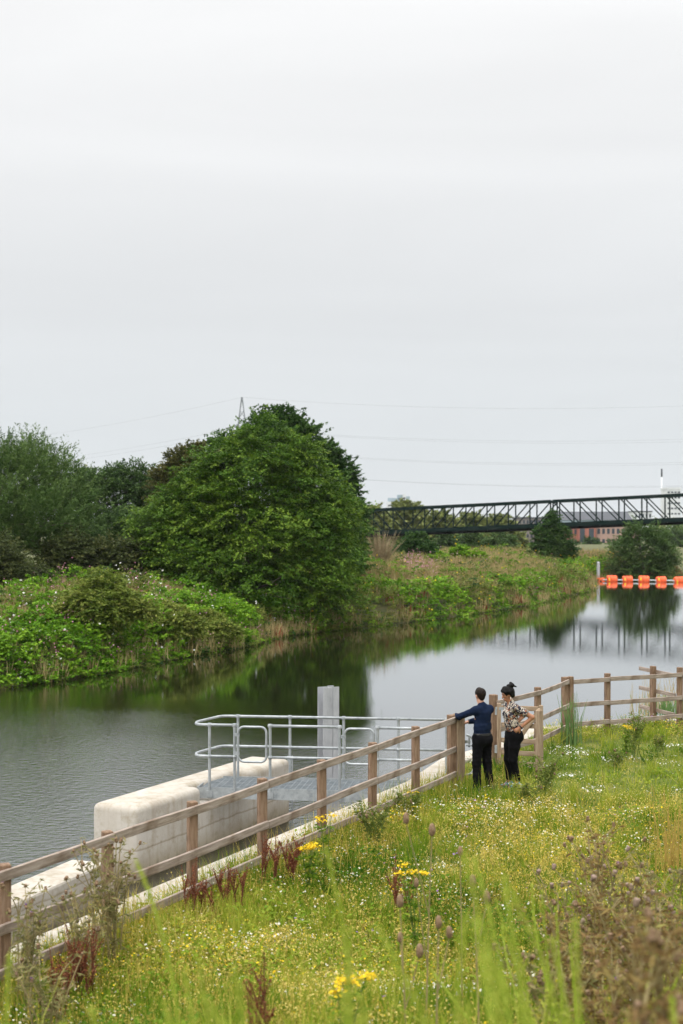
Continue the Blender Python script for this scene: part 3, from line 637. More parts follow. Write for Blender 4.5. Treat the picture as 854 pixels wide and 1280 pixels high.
# ------------------------------------------------------------------ pylon and wires
M['lattice'] = surf_mat('lattice_steel', [(.16,.18,.19),(.22,.24,.25)], .3, (1,1,1), .6, 0)
YP = 520.; pb = at(302.5,660,YP); ztop_ = at(302,496.5,YP)[2]
def pylon(loc, label):
    x, y, _ = loc; e = empty('pylon', (x,y,2), label, 'pylon', 'power line pylons')
    zt = ztop_; m = MB()
    def wid(z): return 4.2*(1-z/zt)**1.0*.9+.9 if z < zt*.72 else max(.15,(zt-z)/(zt*.28)*1.75+.12)
    lv = [2,9,15,20,25,29,33,37,40.5,43.5,46,48.5,zt]
    for i, (a, b) in enumerate(zip(lv[:-1], lv[1:])):
        wa, wb_ = wid(a), wid(b)
        for k in range(4):
            c0 = (1,1,-1,-1)[k], (1,-1,-1,1)[k]; c1 = (1,-1,-1,1)[k], (-1,-1,1,1)[k]
            m.beam((x+c0[0]*wa,y+c0[1]*wa,a),(x+c0[0]*wb_,y+c0[1]*wb_,b),.22,.22)
            m.beam((x+c0[0]*wa,y+c0[1]*wa,a),(x+c1[0]*wb_,y+c1[1]*wb_,b),.12,.12)
            m.beam((x+c1[0]*wa,y+c1[1]*wa,a),(x+c0[0]*wb_,y+c0[1]*wb_,b),.12,.12)
    m.build('tower_frame', M['lattice'], e)
    for za in (27.5,35.,42.5):
        m = MB(); ln = 7.5 if za == 35 else 6.
        for sgn in (-1,1):
            for c in (-1,1):
                m.beam((x,y+c*.9,za+1.6),(x+sgn*ln*.35,y+sgn*ln*.94,za+.2),.12,.12); m.beam((x,y+c*.9,za),(x+sgn*ln*.35,y+sgn*ln*.94,za+.1),.14,.14)
            m.tube([(x+sgn*ln*.35,y+sgn*ln*.94,za),(x+sgn*ln*.35-3.2,y+sgn*ln*.94,za-.9)],.28,6); m.tube([(x+sgn*ln*.35,y+sgn*ln*.94,za),(x+sgn*ln*.35+3.2,y+sgn*ln*.94,za-.9)],.28,6)
        m.build('cross_arm', M['lattice'], e)
    return e
pylon((pb[0],YP,0), 'grey lattice pylon peeping above the big tree')
PL = np.array([-330.,800.]); PRr = np.array([210.,430.])
M['wire'] = surf_mat('wire', [(.20,.21,.22),(.24,.25,.26)], .3, (1,1,1), .6, 0)
def wire(a, b, sag, label):
    t = np.linspace(0,1,40)[:, None]; P = a*(1-t)+b*t; P[:, 2] -= sag*4*(t*(1-t))[:, 0]
    m = MB(); m.tube(P, .024, 5); h = m.build('power_line', M['wire'], loc=a); tag(h, label, 'wire', 'power lines')
for za, nm in ((ztop_,'earth wire'),(42.3,'upper wire'),(34.8,'middle wire'),(27.3,'lower wire')):
    for sgn in ((0,) if nm == 'earth wire' else (-1,1)):
        ln = 7.5 if za == 34.8 else 6.; c = np.array([pb[0]+sgn*ln*.35, YP+sgn*ln*.94, za-.5*(sgn != 0)])
        side = {0:'', -1:' nearer', 1:' farther'}[sgn]
        wire(c, np.r_[PL+[sgn*3,sgn*6], za+1], 10., f'thin{side} {nm} of the power line left of the pylon')
        wire(c, np.r_[PRr+[sgn*3,sgn*6], za-3.5], 6., f'thin{side} {nm} of the power line right of the pylon')
# ------------------------------------------------------------------ foliage kit
def diamonds(c, a, n, l, w_):
    a = unit(a); s = unit(np.cross(a, n)); l = np.asarray(l)[:, None] if np.ndim(l) else l; w_ = np.asarray(w_)[:, None] if np.ndim(w_) else w_
    V = np.stack([c-a*l*.5, c+s*w_*.5-a*l*.08, c+a*l*.5, c-s*w_*.5-a*l*.08], 1).reshape(-1, 3)
    return V, np.arange(len(V)).reshape(-1, 4)
def sprays(roots, dirs, L, n, ll, lw, flat=.45, droop=.15, upn=1., jit=.05, tint=None, rng=R):
    S = len(roots); r = lambda *s: rng.uniform(-1, 1, s)
    L = np.broadcast_to(np.asarray(L, float), (S,))
    d = unit(dirs); side = unit(np.cross(d, np.array([0,0,1.])+.5*r(S,3)))
    t = rng.uniform(.02, 1, (S, n)); lat = r(S, n)*flat*(1.05-.75*t)
    P = roots[:, None]+d[:, None]*(L[:, None]*t)[..., None]+side[:, None]*(lat*L[:, None])[..., None]
    P[..., 2] -= droop*L[:, None]*t*t; P += r(S, n, 3)*jit*L[:, None, None]
    ax = d[:, None]*.7+side[:, None]*np.sign(lat)[..., None]*.6+r(S, n, 3)*.5; ax[..., 2] -= droop*.8
    nn = np.array([0,0,1.])*upn+r(S, n, 3)*.8
    k = rng.uniform(.6, 1.25, S*n)
    V, Q = diamonds(P.reshape(-1,3), ax.reshape(-1,3), nn.reshape(-1,3), ll*k, lw*k)
    tb = rng.uniform(.15, .75, S) if tint is None else tint
    T = np.clip(tb[:, None]+r(S, n)*.22+(t-.5)*.25, 0, 1).ravel()
    return V, Q, T
def cat(parts):
    V, Q, T, Mi = [], [], [], []; off = 0
    for p in parts:
        v, q, t = p[:3]; V.append(v); Q.append(q+off); T.append(t); Mi.append(np.full(len(q), p[3] if len(p) > 3 else 0)); off += len(v)
    return np.concatenate(V), np.concatenate(Q), np.concatenate(T), np.concatenate(Mi)
def img_lumps(l, squash=1.0):
    o = []
    for x, y, Y, r in l:
        p = at(x, y, Y); rr = r/F*Y; o.append((p[0],p[1],p[2],rr,rr*.95,rr*squash))
    return np.array(o)
def crown_roots(lumps, n, rng, depth=.22, bottom=-.95):
    A = lumps[:, 3]*lumps[:, 5]; li = rng.choice(len(lumps), n, p=A/A.sum()); L = lumps[li]
    d = unit(rng.normal(size=(n, 3))); fr = 1-np.abs(rng.normal(0, depth, n)); fr = np.clip(fr, .25, 1.06)
    # uneven outline: each direction of each lump bulges by its own amount
    fr *= 1+.21*np.sin(d[:, 0]*5+li*1.7)*np.sin(d[:, 2]*6+li)+.08*np.sin(d[:, 1]*11+d[:, 2]*9+li)
    P = L[:, :3]+d*L[:, 3:]*fr[:, None]
    q = np.min(np.linalg.norm((P[:, None]-lumps[None, :, :3])/lumps[None, :, 3:], axis=2), axis=1)
    own = np.linalg.norm((P-L[:, :3])/L[:, 3:], axis=1)
    keep = (q > np.minimum(own, .45)-.02) & (d[:, 2] > bottom)
    return P[keep], d[keep], li[keep]
def tree(name, lumps, base, mat, label, category='tree', group=None, n=2500, per=40, sl=.9, ll=.18, lw=.10, flat=.5, droop=.2, upn=1., bias=(0,0,.0), trunk=.25, seed=1, depth=.22, bark='bark', limbs=True, zf=.55):
    rng = np.random.default_rng(seed); base = np.array(base, float)
    e = empty(name, base, label, category, group)
    P, d, li = crown_roots(lumps, n, rng, depth)
    dd = d*np.array([1,1,zf])+np.array(bias)+rng.normal(0, .28, d.shape)
    lt = rng.uniform(.25, .6, len(lumps))
    V, Q, T = sprays(P-unit(dd)*sl*.4, dd, sl*rng.uniform(.7, 1.25, len(P)), per, ll, lw, flat, droop, upn, tint=np.clip(lt[li]+rng.uniform(-.33,.36,len(P)),0,1), rng=rng)
    ok = V.reshape(-1,4,3)[:, :, 2].min(1) > base[2]-1.6
    V = V.reshape(-1,4,3)[ok].reshape(-1,3); T = T[ok]; Q = np.arange(len(V)).reshape(-1,4)
    link('crown', fast_mesh('crown', V-base, Q, tint=T), M[mat], e)
    if trunk:
        m = MB(); top = lumps[np.argmax(lumps[:, 2])]; c = lumps[:, :3].mean(0)
        mid = np.array([base[0]*.5+c[0]*.5, base[1]*.5+c[1]*.5, c[2]])
        t = np.linspace(0,1,7)[:, None]; pth = base*(1-t)**2+2*mid*t*(1-t)+top[:3]*t*t; pth[0, 2] -= .4
        m.tube(pth, trunk*(1.15-np.linspace(0,1,7)), 8)
        if limbs:
            for L in lumps:
                k = int(np.clip(np.argmin(np.abs(pth[:, 2]-(base[2]+(L[2]-base[2])*.55))), 1, 5)); a = pth[k]
                b = L[:3]; mm = (a+b)/2+np.array([0,0,-.1*np.linalg.norm(b-a)]); tt = np.linspace(0,1,5)[:, None]
                q = a*(1-tt)**2+2*mm*tt*(1-tt)+b*tt*tt; r0 = trunk*(1.15-k/6)*.55
                m.tube(q, np.linspace(r0, r0*.25, 5), 6)
                for _ in range(4):
                    dr = unit(rng.normal(size=3)+[0,0,.3]); m.tube([b-(b-a)*.2, b+dr*L[3]*.5, b+dr*L[3]*1.0], [r0*.35, r0*.2, .012], 5)
        m.build('trunk', M[bark], e, smooth=True)
    return e

GB = 'trees of the far bank'
# the big tree and what stands behind it
tree('broadleaf_tree', img_lumps([(312,690,79,98),(236,690,79,72),(380,690,79,66),(316,622,80,82),(252,645,80,50),(386,632,80,52),(326,562,81,42),(210,655,80,42),(415,655,81,36),(395,735,78,52),(320,742,75.5,52),(255,725,76,46),(190,690,79.5,28),(264,606,80,36),(242,625,80,42),(362,576,80.5,35),(302,597,79.5,46)], .95),
     (-5.0,81,1.9), 'maple', 'biggest green broadleaf tree, leaning out over the dark water', group=GB, n=5200, per=60, sl=1.6, zf=.30, ll=.185, lw=.105, flat=.42, droop=.25, upn=2.0, trunk=.42, seed=3, depth=.15)
tree('tall_tree', img_lumps([(345,556,92,42),(292,566,92,22),(376,560,92,36),(352,530,92,22),(328,538,92,14),(395,600,92,48),(428,645,91,30),(424,700,89,32),(420,610,92,28),(276,556,92,12),(440,680,90,18)]),
     (-1.5,92,2.4), 'darkleaf', 'darker tall tree showing above and right of the biggest tree', group=GB, n=2600, per=36, sl=1.0, ll=.22, lw=.14, flat=.5, droop=.1, bias=(0,0,.35), trunk=.35, seed=4)
tree('thorn_tree', img_lumps([(238,597,86,34),(210,608,86,24),(262,583,86,24),(222,575,86,15),(245,568,86,14)]), (-9.2,86,2.4), 'olive', 'brownish green tree crown on the left shoulder of the biggest tree', group=GB, n=1200, per=36, sl=.8, ll=.16, lw=.09, bias=(0,0,.2), trunk=.22, seed=5)
# the left group
tree('willow_tree', img_lumps([(18,610,80,48),(45,600,80,40),(-10,650,78,58),(70,585,82,22),(38,566,82,20),(55,655,78,46),(-35,600,80,50),(8,570,81,22),(85,640,81,36)]),
     (-18.5,80,2.5), 'willow', 'tall feathery grey green willow at the left edge', group=GB, n=3300, per=34, sl=1.35, ll=.19, lw=.055, flat=.22, droop=-.05, bias=(.25,0,.75), trunk=.3, seed=6, depth=.25)
tree('alder_tree', img_lumps([(150,628,92,42),(118,632,91,40),(186,626,92,36),(165,597,92,19),(138,602,92,18),(192,602,93,18),(110,605,92,16),(96,612,90,30),(150,680,88,46),(105,690,86,40),(190,690,90,36)]),
     (-14.5,92,2.5), 'alder', 'rounded mid green tree between the willow and the biggest tree', group=GB, n=2500, per=34, sl=1.0, ll=.18, lw=.10, bias=(0,0,.5), trunk=.28, seed=8)
tree('hawthorn_tree', img_lumps([(12,715,70,32),(-18,705,70,40),(40,725,69,22),(-5,690,71,22)]), (-16.8,70,2.5), 'hedge', 'low dark brownish hawthorn at the left edge under the willow', group=GB, n=1300, per=34, sl=1.0, ll=.14, lw=.07, flat=.35, droop=.25, trunk=.2, seed=9)
tree('elder_bush', img_lumps([(100,705,77,38),(145,705,77,32),(70,700,77,26),(180,700,78,24)]), (-13.5,77,2.5), 'hedge', 'dark thicket bush below the mid green tree', 'bush', n=1400, per=34, sl=.9, ll=.17, lw=.09, droop=.2, trunk=.18, seed=10)
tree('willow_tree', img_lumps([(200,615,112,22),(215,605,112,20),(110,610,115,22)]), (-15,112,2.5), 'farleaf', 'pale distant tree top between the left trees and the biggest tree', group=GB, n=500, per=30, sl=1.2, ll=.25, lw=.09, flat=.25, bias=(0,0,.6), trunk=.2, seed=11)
for px, py, Y, r, lb, mt, sd_ in ((130,735,58,30,'mounded bramble bush topping the scrub left of the biggest tree','bushleaf',12),(215,765,63,18,'small leafy bush just left of the biggest tree foot','bushleaf',13),(262,775,66,17,'low olive green bush under the left side of the biggest tree','bushleaf',14)):
    p = at(px,py,Y); tree('bramble_bush', img_lumps([(px,py+4,Y,r),(px-r*.9,py+r*.6,Y-.6,r*.75),(px+r*.9,py+r*.6,Y-.6,r*.75),(px,py+r,Y-1.,r),(px-r*1.7,py+r*.95,Y-.6,r*.5),(px+r*1.7,py+r*.95,Y-.6,r*.5)], .85), (p[0],p[1],far_h(p[0:1],p[1:2])[0]), mt, lb, 'bush', n=1500, per=26, sl=.55, ll=.12, lw=.08, droop=.25, trunk=.05, seed=sd_, limbs=False)
# middle bank
def gz(x, y): return float(far_h(np.array([x]), np.array([y]))[0])
def bush(name, lumps, mat, label, category='bush', **k):
    c = lumps[:, :3].mean(0); return tree(name, lumps, (c[0],c[1],gz(c[0],c[1])), mat, label, category, **k)
bush('dark_bush', img_lumps([(520,690,122,22),(508,697,122,16),(534,694,122,16),(522,676,122,11)]), 'darkleaf', 'dark round bush on the bank under the left end of the bridge', n=900, per=30, sl=.8, ll=.2, lw=.12, trunk=.12, seed=20)
bush('pointed_tree', img_lumps([(690,686,150,20),(682,672,150,14),(697,668,150,14),(689,655,150,10),(690,645,150,6),(674,690,150,12),(706,690,150,13)]), 'darkleaf', 'small pointed dark green tree in front of the bridge', 'tree', group=GB, n=1100, per=30, sl=1.0, ll=.24, lw=.14, bias=(0,0,.3), trunk=.15, seed=21)
bush('round_willow', img_lumps([(805,690,154,36),(782,700,154,22),(828,698,154,22),(806,712,153,28),(795,668,154,14),(818,670,154,16)]), 'willow', 'round dark willow bush at the water behind the orange floats', n=1900, per=30, sl=1.2, ll=.26, lw=.1, flat=.25, bias=(0,0,.4), trunk=.2, seed=22)
bush('leafy_bush', img_lumps([(552,700,118,10),(575,696,121,13),(598,698,122,10),(540,703,115,9)]), 'bright', 'low bright green bramble bush right of the dark round bush', n=600, per=28, sl=.6, ll=.18, lw=.12, trunk=.04, seed=23, limbs=False)
# bare twiggy willow shrub
tw_ = at(474,712,108); te = empty('twiggy_shrub', tw_, 'pale brown twiggy shrub with bare upright stems at the foot of the bridge', 'shrub')
m = MB(); rg = np.random.default_rng(5)
for i in range(230):
    a = rg.uniform(0, 2*PI); sp0 = rg.uniform(0,.45); ln = rg.uniform(1.6,3.6); lean = rg.uniform(0,.55)
    b0 = tw_+[sp0*math.cos(a), sp0*math.sin(a), -.4]; dr = np.array([math.cos(a)*lean, math.sin(a)*lean, 1.])
    m.tube([b0, b0+dr*ln*.5+[0,0,.1], b0+dr*ln*np.array([1.25,1.25,.95])], [.03,.022,.008], 4, caps=False)
M['twig'] = surf_mat('twig', [(.17,.13,.07),(.27,.21,.12),(.36,.29,.18)], 3, (1,1,1), .9, 0)
m.build('stem', M['twig'], te)
# far rows
FR = 'pale trees beyond the bridge'
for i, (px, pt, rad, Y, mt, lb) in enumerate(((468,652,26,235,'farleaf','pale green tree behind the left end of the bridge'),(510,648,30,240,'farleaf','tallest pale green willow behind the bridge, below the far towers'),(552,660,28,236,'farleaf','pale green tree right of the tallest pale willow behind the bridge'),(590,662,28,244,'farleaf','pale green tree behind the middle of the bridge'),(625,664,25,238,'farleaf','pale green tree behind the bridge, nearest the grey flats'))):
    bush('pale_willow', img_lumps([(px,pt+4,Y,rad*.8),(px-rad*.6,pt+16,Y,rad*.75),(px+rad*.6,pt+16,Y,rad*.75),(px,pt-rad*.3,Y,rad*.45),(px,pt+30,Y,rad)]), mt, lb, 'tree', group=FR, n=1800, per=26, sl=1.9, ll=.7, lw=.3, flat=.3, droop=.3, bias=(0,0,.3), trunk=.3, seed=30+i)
for i, (px, py, r, Y, lb) in enumerate(((560,684,18,196,'dark bush below the bridge deck, left of three'),(592,682,20,198,'dark bush below the bridge deck, middle of three'),(626,684,20,196,'dark bush below the bridge deck, right of three'))):
    bush('shade_bush', img_lumps([(px,py,Y,r),(px-r*.7,py+5,Y,r*.7),(px+r*.7,py+5,Y,r*.7)]), 'alder' if i != 1 else 'willow', lb, 'bush', group='dark bushes under the bridge', n=650, per=24, sl=1.3, ll=.36, lw=.2, trunk=.15, seed=40+i)
for i, (px, py, r, Y, lb) in enumerate(((845,676,20,330,'far dark tree at the right edge behind the bridge'),(868,674,24,340,'far dark tree just past the right edge'),(785,684,14,330,'far dark tree left of the round willow top'),(740,682,9,380,'small far tree before the red brick bay'),(716,684,8,380,'small far tree before the low red brick building'))):
    bush('far_tree', img_lumps([(px,py,Y,r),(px-r*.7,py+5,Y,r*.7),(px+r*.7,py+5,Y,r*.7)]), 'willow' if i < 3 else 'darkleaf', lb, 'tree', group='far trees beside the brick buildings', n=500, per=20, sl=2., ll=.6, lw=.35, trunk=.2, seed=50+i)
# far wood that closes the horizon
rg = np.random.default_rng(77); S = 5200
ang = rg.uniform(-.62,.62,S); yy = rg.uniform(560,760,S); xx = np.tan(ang)*yy
hh = 5.+3.5*vnoise(xx, yy, 26, 8)+2*vnoise(xx, yy, 8, 9)
low = ((np.abs(xx/yy*F+CX-745) < 75)) & (yy < 700); hh = np.where(low, hh*.45, hh)
P = np.c_[xx, yy, 1.0+hh*rg.uniform(.2,1,S)]
V, Q, T = sprays(P, np.c_[rg.normal(0,1,S),rg.normal(0,1,S),rg.uniform(0,1,S)], 3.2, 10, 1.7, 1.1, .6, .1, rng=rg)
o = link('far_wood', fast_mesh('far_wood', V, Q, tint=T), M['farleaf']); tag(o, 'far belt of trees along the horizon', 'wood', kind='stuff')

# ------------------------------------------------------------------ scrub and herbs of the far bank (uncountable)
SM = ['bright','herb','straw','rust','pink','white','gold','darkleaf']
def scrub(name, n, region, label, seed, hmax, smin=-.35, ssc=1., dens=None, mix=None, stalks=0):
    rg = np.random.default_rng(seed); (x0,x1),(y0,y1),w0 = region
    x = rg.uniform(x0,x1,n*9); y = rg.uniform(y0,y1,n*9); s = sdist(x, y, WL, 1)
    vis = (np.abs(x) < y*.245+2.5) if x0 > -40 else np.ones(len(x), bool)
    k = (s > smin) & (s < w0) & vis & (rg.uniform(size=len(x)) < np.exp(-np.maximum(s,0)/w0*1.2)); x, y, s = x[k][:n], y[k][:n], s[k][:n]
    h0 = far_h(x, y, s); md = vnoise(x, y, 2.2, 11)*.6+vnoise(x, y, .9, 12)*.4
    h = hmax*(.34+.8*md)*sstep(-.5, .5, s); sp_ = vnoise(x, y, 2.8, 21); sp2 = vnoise(x, y, 1.3, 22)
    mi = mix(sp_, sp2, s, x, y, rg)
    z = np.maximum(h0, .02)+h*rg.uniform(.35,1.,len(x)); P = np.c_[x, y, z]
    gx_ = (vnoise(x+.3,y,2.2,11)-vnoise(x-.3,y,2.2,11)); gy_ = (vnoise(x,y+.3,2.2,11)-vnoise(x,y-.3,2.2,11))
    parts = []
    d = np.c_[-gx_*3+rg.normal(0,.5,len(x)), -gy_*3-.3+rg.normal(0,.5,len(x)), np.full(len(x),.45)]
    for m_, ll, lw, sl, per, fl_, up in ((0,.14,.10,.5,22,.6,1.2),(1,.13,.06,.55,22,.4,.6),(7,.14,.09,.5,20,.6,1.)):
        q = mi == m_
        if q.any():
            v, qq, t = sprays(P[q], d[q], sl*ssc*rg.uniform(.7,1.3,q.sum()), per, ll*ssc, lw*ssc, fl_, .3, up, tint=np.clip(.2+.5*sp2[q]+rg.uniform(-.2,.2,q.sum()),0,1), rng=rg); parts.append((v,qq,t,m_))
    for m_, per, hs in ((2,16,.9),(3,16,.7)):                 # upright stalk tufts
        q = mi == m_
        if q.any():
            B = np.repeat(np.c_[x[q],y[q],np.maximum(h0[q],0)+h[q]*.35], per, 0)+rg.normal(0,.16*ssc,(q.sum()*per,3))*[1,1,.3]
            hh_ = hs*ssc**.5*rg.uniform(.5,1.1,len(B)); ax = np.c_[rg.normal(0,.2,len(B)),rg.normal(0,.2,len(B)),np.ones(len(B))]
            v, qq = diamonds(B+unit(ax)*hh_[:,None]*.5, ax, np.c_[rg.normal(0,1,(len(B),2)),np.zeros(len(B))], hh_, .035*ssc if m_ == 2 else .06*ssc)
            parts.append((v,qq,rg.uniform(0,1,len(qq)),m_))
            if m_ == 3:
                v, qq, t = sprays(P[q], d[q], .5*ssc, 10, .11*ssc, .06*ssc, rng=rg); parts.append((v,qq,t,1))
    for m_, per, sz in ((4,10,.07),(5,5,.10),(6,6,.08)):
        q = mi == m_
        if q.any():
            B = np.repeat(P[q]+[0,-.05,.12], per, 0)+rg.normal(0,.22*ssc,(q.sum()*per,3))
            v, qq = diamonds(B, rg.normal(0,1,B.shape), np.c_[rg.normal(0,.4,len(B)),-np.ones(len(B)),np.ones(len(B))], sz*ssc, sz*ssc)
            parts.append((v,qq,rg.uniform(0,1,len(qq)),m_))
            v, qq, t = sprays(P[q], d[q], .5*ssc, 16, .13*ssc, .07*ssc, rng=rg); parts.append((v,qq,t,1))
    V, Q, T, Mi = cat(parts)
    o = link(name, fast_mesh(name, V, Q, tint=T, mi=Mi), [M[s_] for s_ in SM]); tag(o, label, 'scrub', kind='stuff')
def mixA(a, b, s, x, y, rg):
    r = rg.uniform(size=len(a)); m = np.where(a > .40, 0, 1)
    m = np.where((a < .28) & (r < .6), 7, m)
    m = np.where((b > .58) & (s > 2.2) & (r < .55), 2, m); m = np.where((b < .30) & (s > 3) & (r < .5), 3, m)
    m = np.where((s < 2.6) & (m == 2), 1, m)
    m = np.where((r > .975), 4, m); m = np.where((r > .955) & (r < .966), 5, m)
    return m
scrub('bramble_scrub', 7400, ((-24,1.5),(40,80),9.5), 'tangle of bright bramble, nettle and balsam on the left far bank', 101, 1.7, mix=mixA)
def mixB(a, b, s, x, y, rg):
    r = rg.uniform(size=len(a)); px = x/y*F+CX
    m = np.where(a > .58, 0, 1); m = np.where((s > 1.) & (r < .46+.34*(b > .5)), 2, m); m = np.where((a < .3) & (r > .75), 7, m)
    m = np.where((s < 2.5) & (r < .45), np.where(a > .5, 0, 1), m)
    m = np.where((np.abs(px-522) < 24) & (np.abs(s-7.5) < 3.) & (r > .72), 4, m)
    m = np.where((np.abs(px-590) < 16) & (np.abs(s-10) < 3) & (r > .78), 3, m)
    m = np.where((b < .2) & (r < .12), 3, m); m = np.where(r > .99, 6, m); m = np.where((r > .97) & (r < .978), 4, m)
    return m
scrub('riverside_herbs', 11500, ((-3,42),(72,165),14), 'tall grasses, willowherb and weeds covering the middle far bank', 102, 1.7, ssc=1.3, mix=mixB)

def mixC(a, b, s, x, y, rg):
    r = rg.uniform(size=len(a)); m = np.where(r < .42, 1, np.where(r < .60, 2, np.where(r < .85, 0, 7))); return np.where((r > .985), 3, m)
scrub('waterside_fringe', 2300, ((-24,2),(40,80),1.6), 'ragged fringe of leafy herbs along the left waterline', 103, .95, smin=-.6, ssc=.9, mix=lambda *k: np.where(mixC(*k) == 2, 1, np.where(mixC(*k) == 3, 0, mixC(*k))))
scrub('waterside_fringe', 4200, ((-4,42),(70,165),3.2), 'ragged fringe of sedge and herbs along the middle waterline', 104, 1.35, smin=-.7, ssc=1.15, mix=mixC)
# ------------------------------------------------------------------ the meadow
rg = np.random.default_rng(2024)
def sample(n, y0=2.6, y1=36., pw=1.35):
    k = 1-pw; uu = rg.uniform(0,1,n*4); y = (y0**k+(y1**k-y0**k)*uu)**(1/k)
    x = rg.uniform(-1,1,n*4)*(y*.27+.6)
    s = (x-F0[0])*.904-(y-F0[1])*.4275
    ok = x > quay_x(y)+.36-.25*(rg.uniform(size=len(x)) < .12); return x[ok][:n], y[ok][:n]
def masks(x, y):
    lawn = sstep(21.5,23.5,y+1.2*(vnoise(x,y,1.5,31)-.5)*2)*sstep(2.2,3.6,x+(vnoise(x,y,1.2,32)-.5)*2)*(1-sstep(28.5,30.5,y-.35*x+2.2))
    och = sstep(15.5,18.5,y)*(1-sstep(21,22.8,y))*sstep(.9,2.4,x)
    och = np.clip(och+.75*sstep(.5,.75,vnoise(x,y,1.7,33))*(1-lawn)*sstep(9,12,y),0,1)
    wht = np.clip(np.exp(-((x-1.35)/1.3)**2-((y-22.)/1.8)**2)*1.4+.8*sstep(.55,.8,vnoise(x,y,1.1,34))*(y > 9),0,1.3)
    return lawn, och, wht
def blades(n, hfun, wid, mat, lean=.35, tr=(0,1), y0=2.6, y1=36., pw=1.35, keep=None, gap=0):
    x, y = sample(n, y0, y1, pw); lw_, oc, wh = masks(x, y)
    if keep is not None:
        q = rg.uniform(size=len(x)) < keep(lw_, oc, wh, x, y); x, y, lw_, oc, wh = x[q], y[q], lw_[q], oc[q], wh[q]
    n = len(x); h = hfun(lw_, oc, wh, x, y)*rg.uniform(.45,1.2,n); z = near_h(x, y)
    a = rg.uniform(0,2*PI,n); ln = rg.uniform(0,lean,n)*1.6; d = np.c_[np.cos(a),np.sin(a)]; sd_ = np.c_[-d[:,1],d[:,0],np.zeros(n)]
    yaw = rg.uniform(0,PI,n); sd_ = np.c_[np.cos(yaw),np.sin(yaw),np.zeros(n)]
    wv = wid*rg.uniform(.6,1.3,n)[:,None]
    b = np.c_[x,y,z-.02]; m1 = b+np.c_[d*(h*ln*.35)[:,None],h*.55]; tp = b+np.c_[d*(h*ln)[:,None],h*(1-.22*ln)]
    V = np.stack([b-sd_*wv*.5,b+sd_*wv*.5,m1+sd_*wv*.42,m1-sd_*wv*.42,tp],1).reshape(-1,3); i = np.arange(n)[:,None]*5
    t = np.clip(rg.uniform(*tr,n)*.6+.4*vnoise(x,y,1.4,41)*(tr[1]-tr[0])+tr[0]*.4,0,1)
    return V, i+np.array([[0,1,2,3]]), i+np.array([[3,2,4]]), t, tp, (x,y,z,h)
def put(name, parts, mats, label):
    V,Qs,Ts,tq,tt,mq,mt = [],[],[],[],[],[],[]; off = 0
    for v,q,tr_,t,mi in parts:
        V.append(v)
        if q is not None: Qs.append(q+off); tq.append(t if len(t) == len(q) else np.resize(t,len(q))); mq.append(np.full(len(q),mi))
        if tr_ is not None: Ts.append(tr_+off); tt.append(np.resize(t,len(tr_)) if len(t) != len(tr_) else t); mt.append(np.full(len(tr_),mi))
        off += len(v)
    me = fast_mesh(name, np.concatenate(V), np.concatenate(Qs) if Qs else None, np.concatenate(Ts) if Ts else None, tint=np.concatenate(tq+tt), mi=np.concatenate(mq+mt))
    o = link(name, me, mats); tag(o, label, 'meadow', kind='stuff'); return o
hm = lambda l,o,w_,x,y: np.where(y < 9, .16, .10)+.16*vnoise(x,y,1.3,51)*(1-.85*l)-.045*l+.06*o
g1 = blades(170000, hm, .0075, 0)
g2 = blades(70000, lambda l,o,w_,x,y: .22+.22*vnoise(x,y,.9,52), .006, 1, lean=.2, keep=lambda l,o,w_,x,y: (.42+.58*o)*(1-.85*l))
g5 = blades(60000, lambda l,o,w_,x,y: .055+.05*vnoise(x,y,.7,58), .009, 0, y0=20, y1=33, pw=1.1, keep=lambda l,o,w_,x,y: .25+.75*l)
put('meadow_grass', [(g5[0],g5[1],g5[2],g5[3],0),(g1[0],g1[1],g1[2],g1[3],0),(g2[0],g2[1],g2[2],g2[3],1)], [M['grass'],M['ochre']], 'mixed green grass and dry ochre stalks of the near meadow')
g3 = blades(1700, lambda l,o,w_,x,y: .72+.3*vnoise(x,y,.8,57), .007, 0, lean=.35, y0=2.9, y1=8.5)
put('tall_foreground_grass', [(g3[0],g3[1],g3[2],g3[3],0)], [M['weld']], 'tall blurred yellow green grass close to the camera')
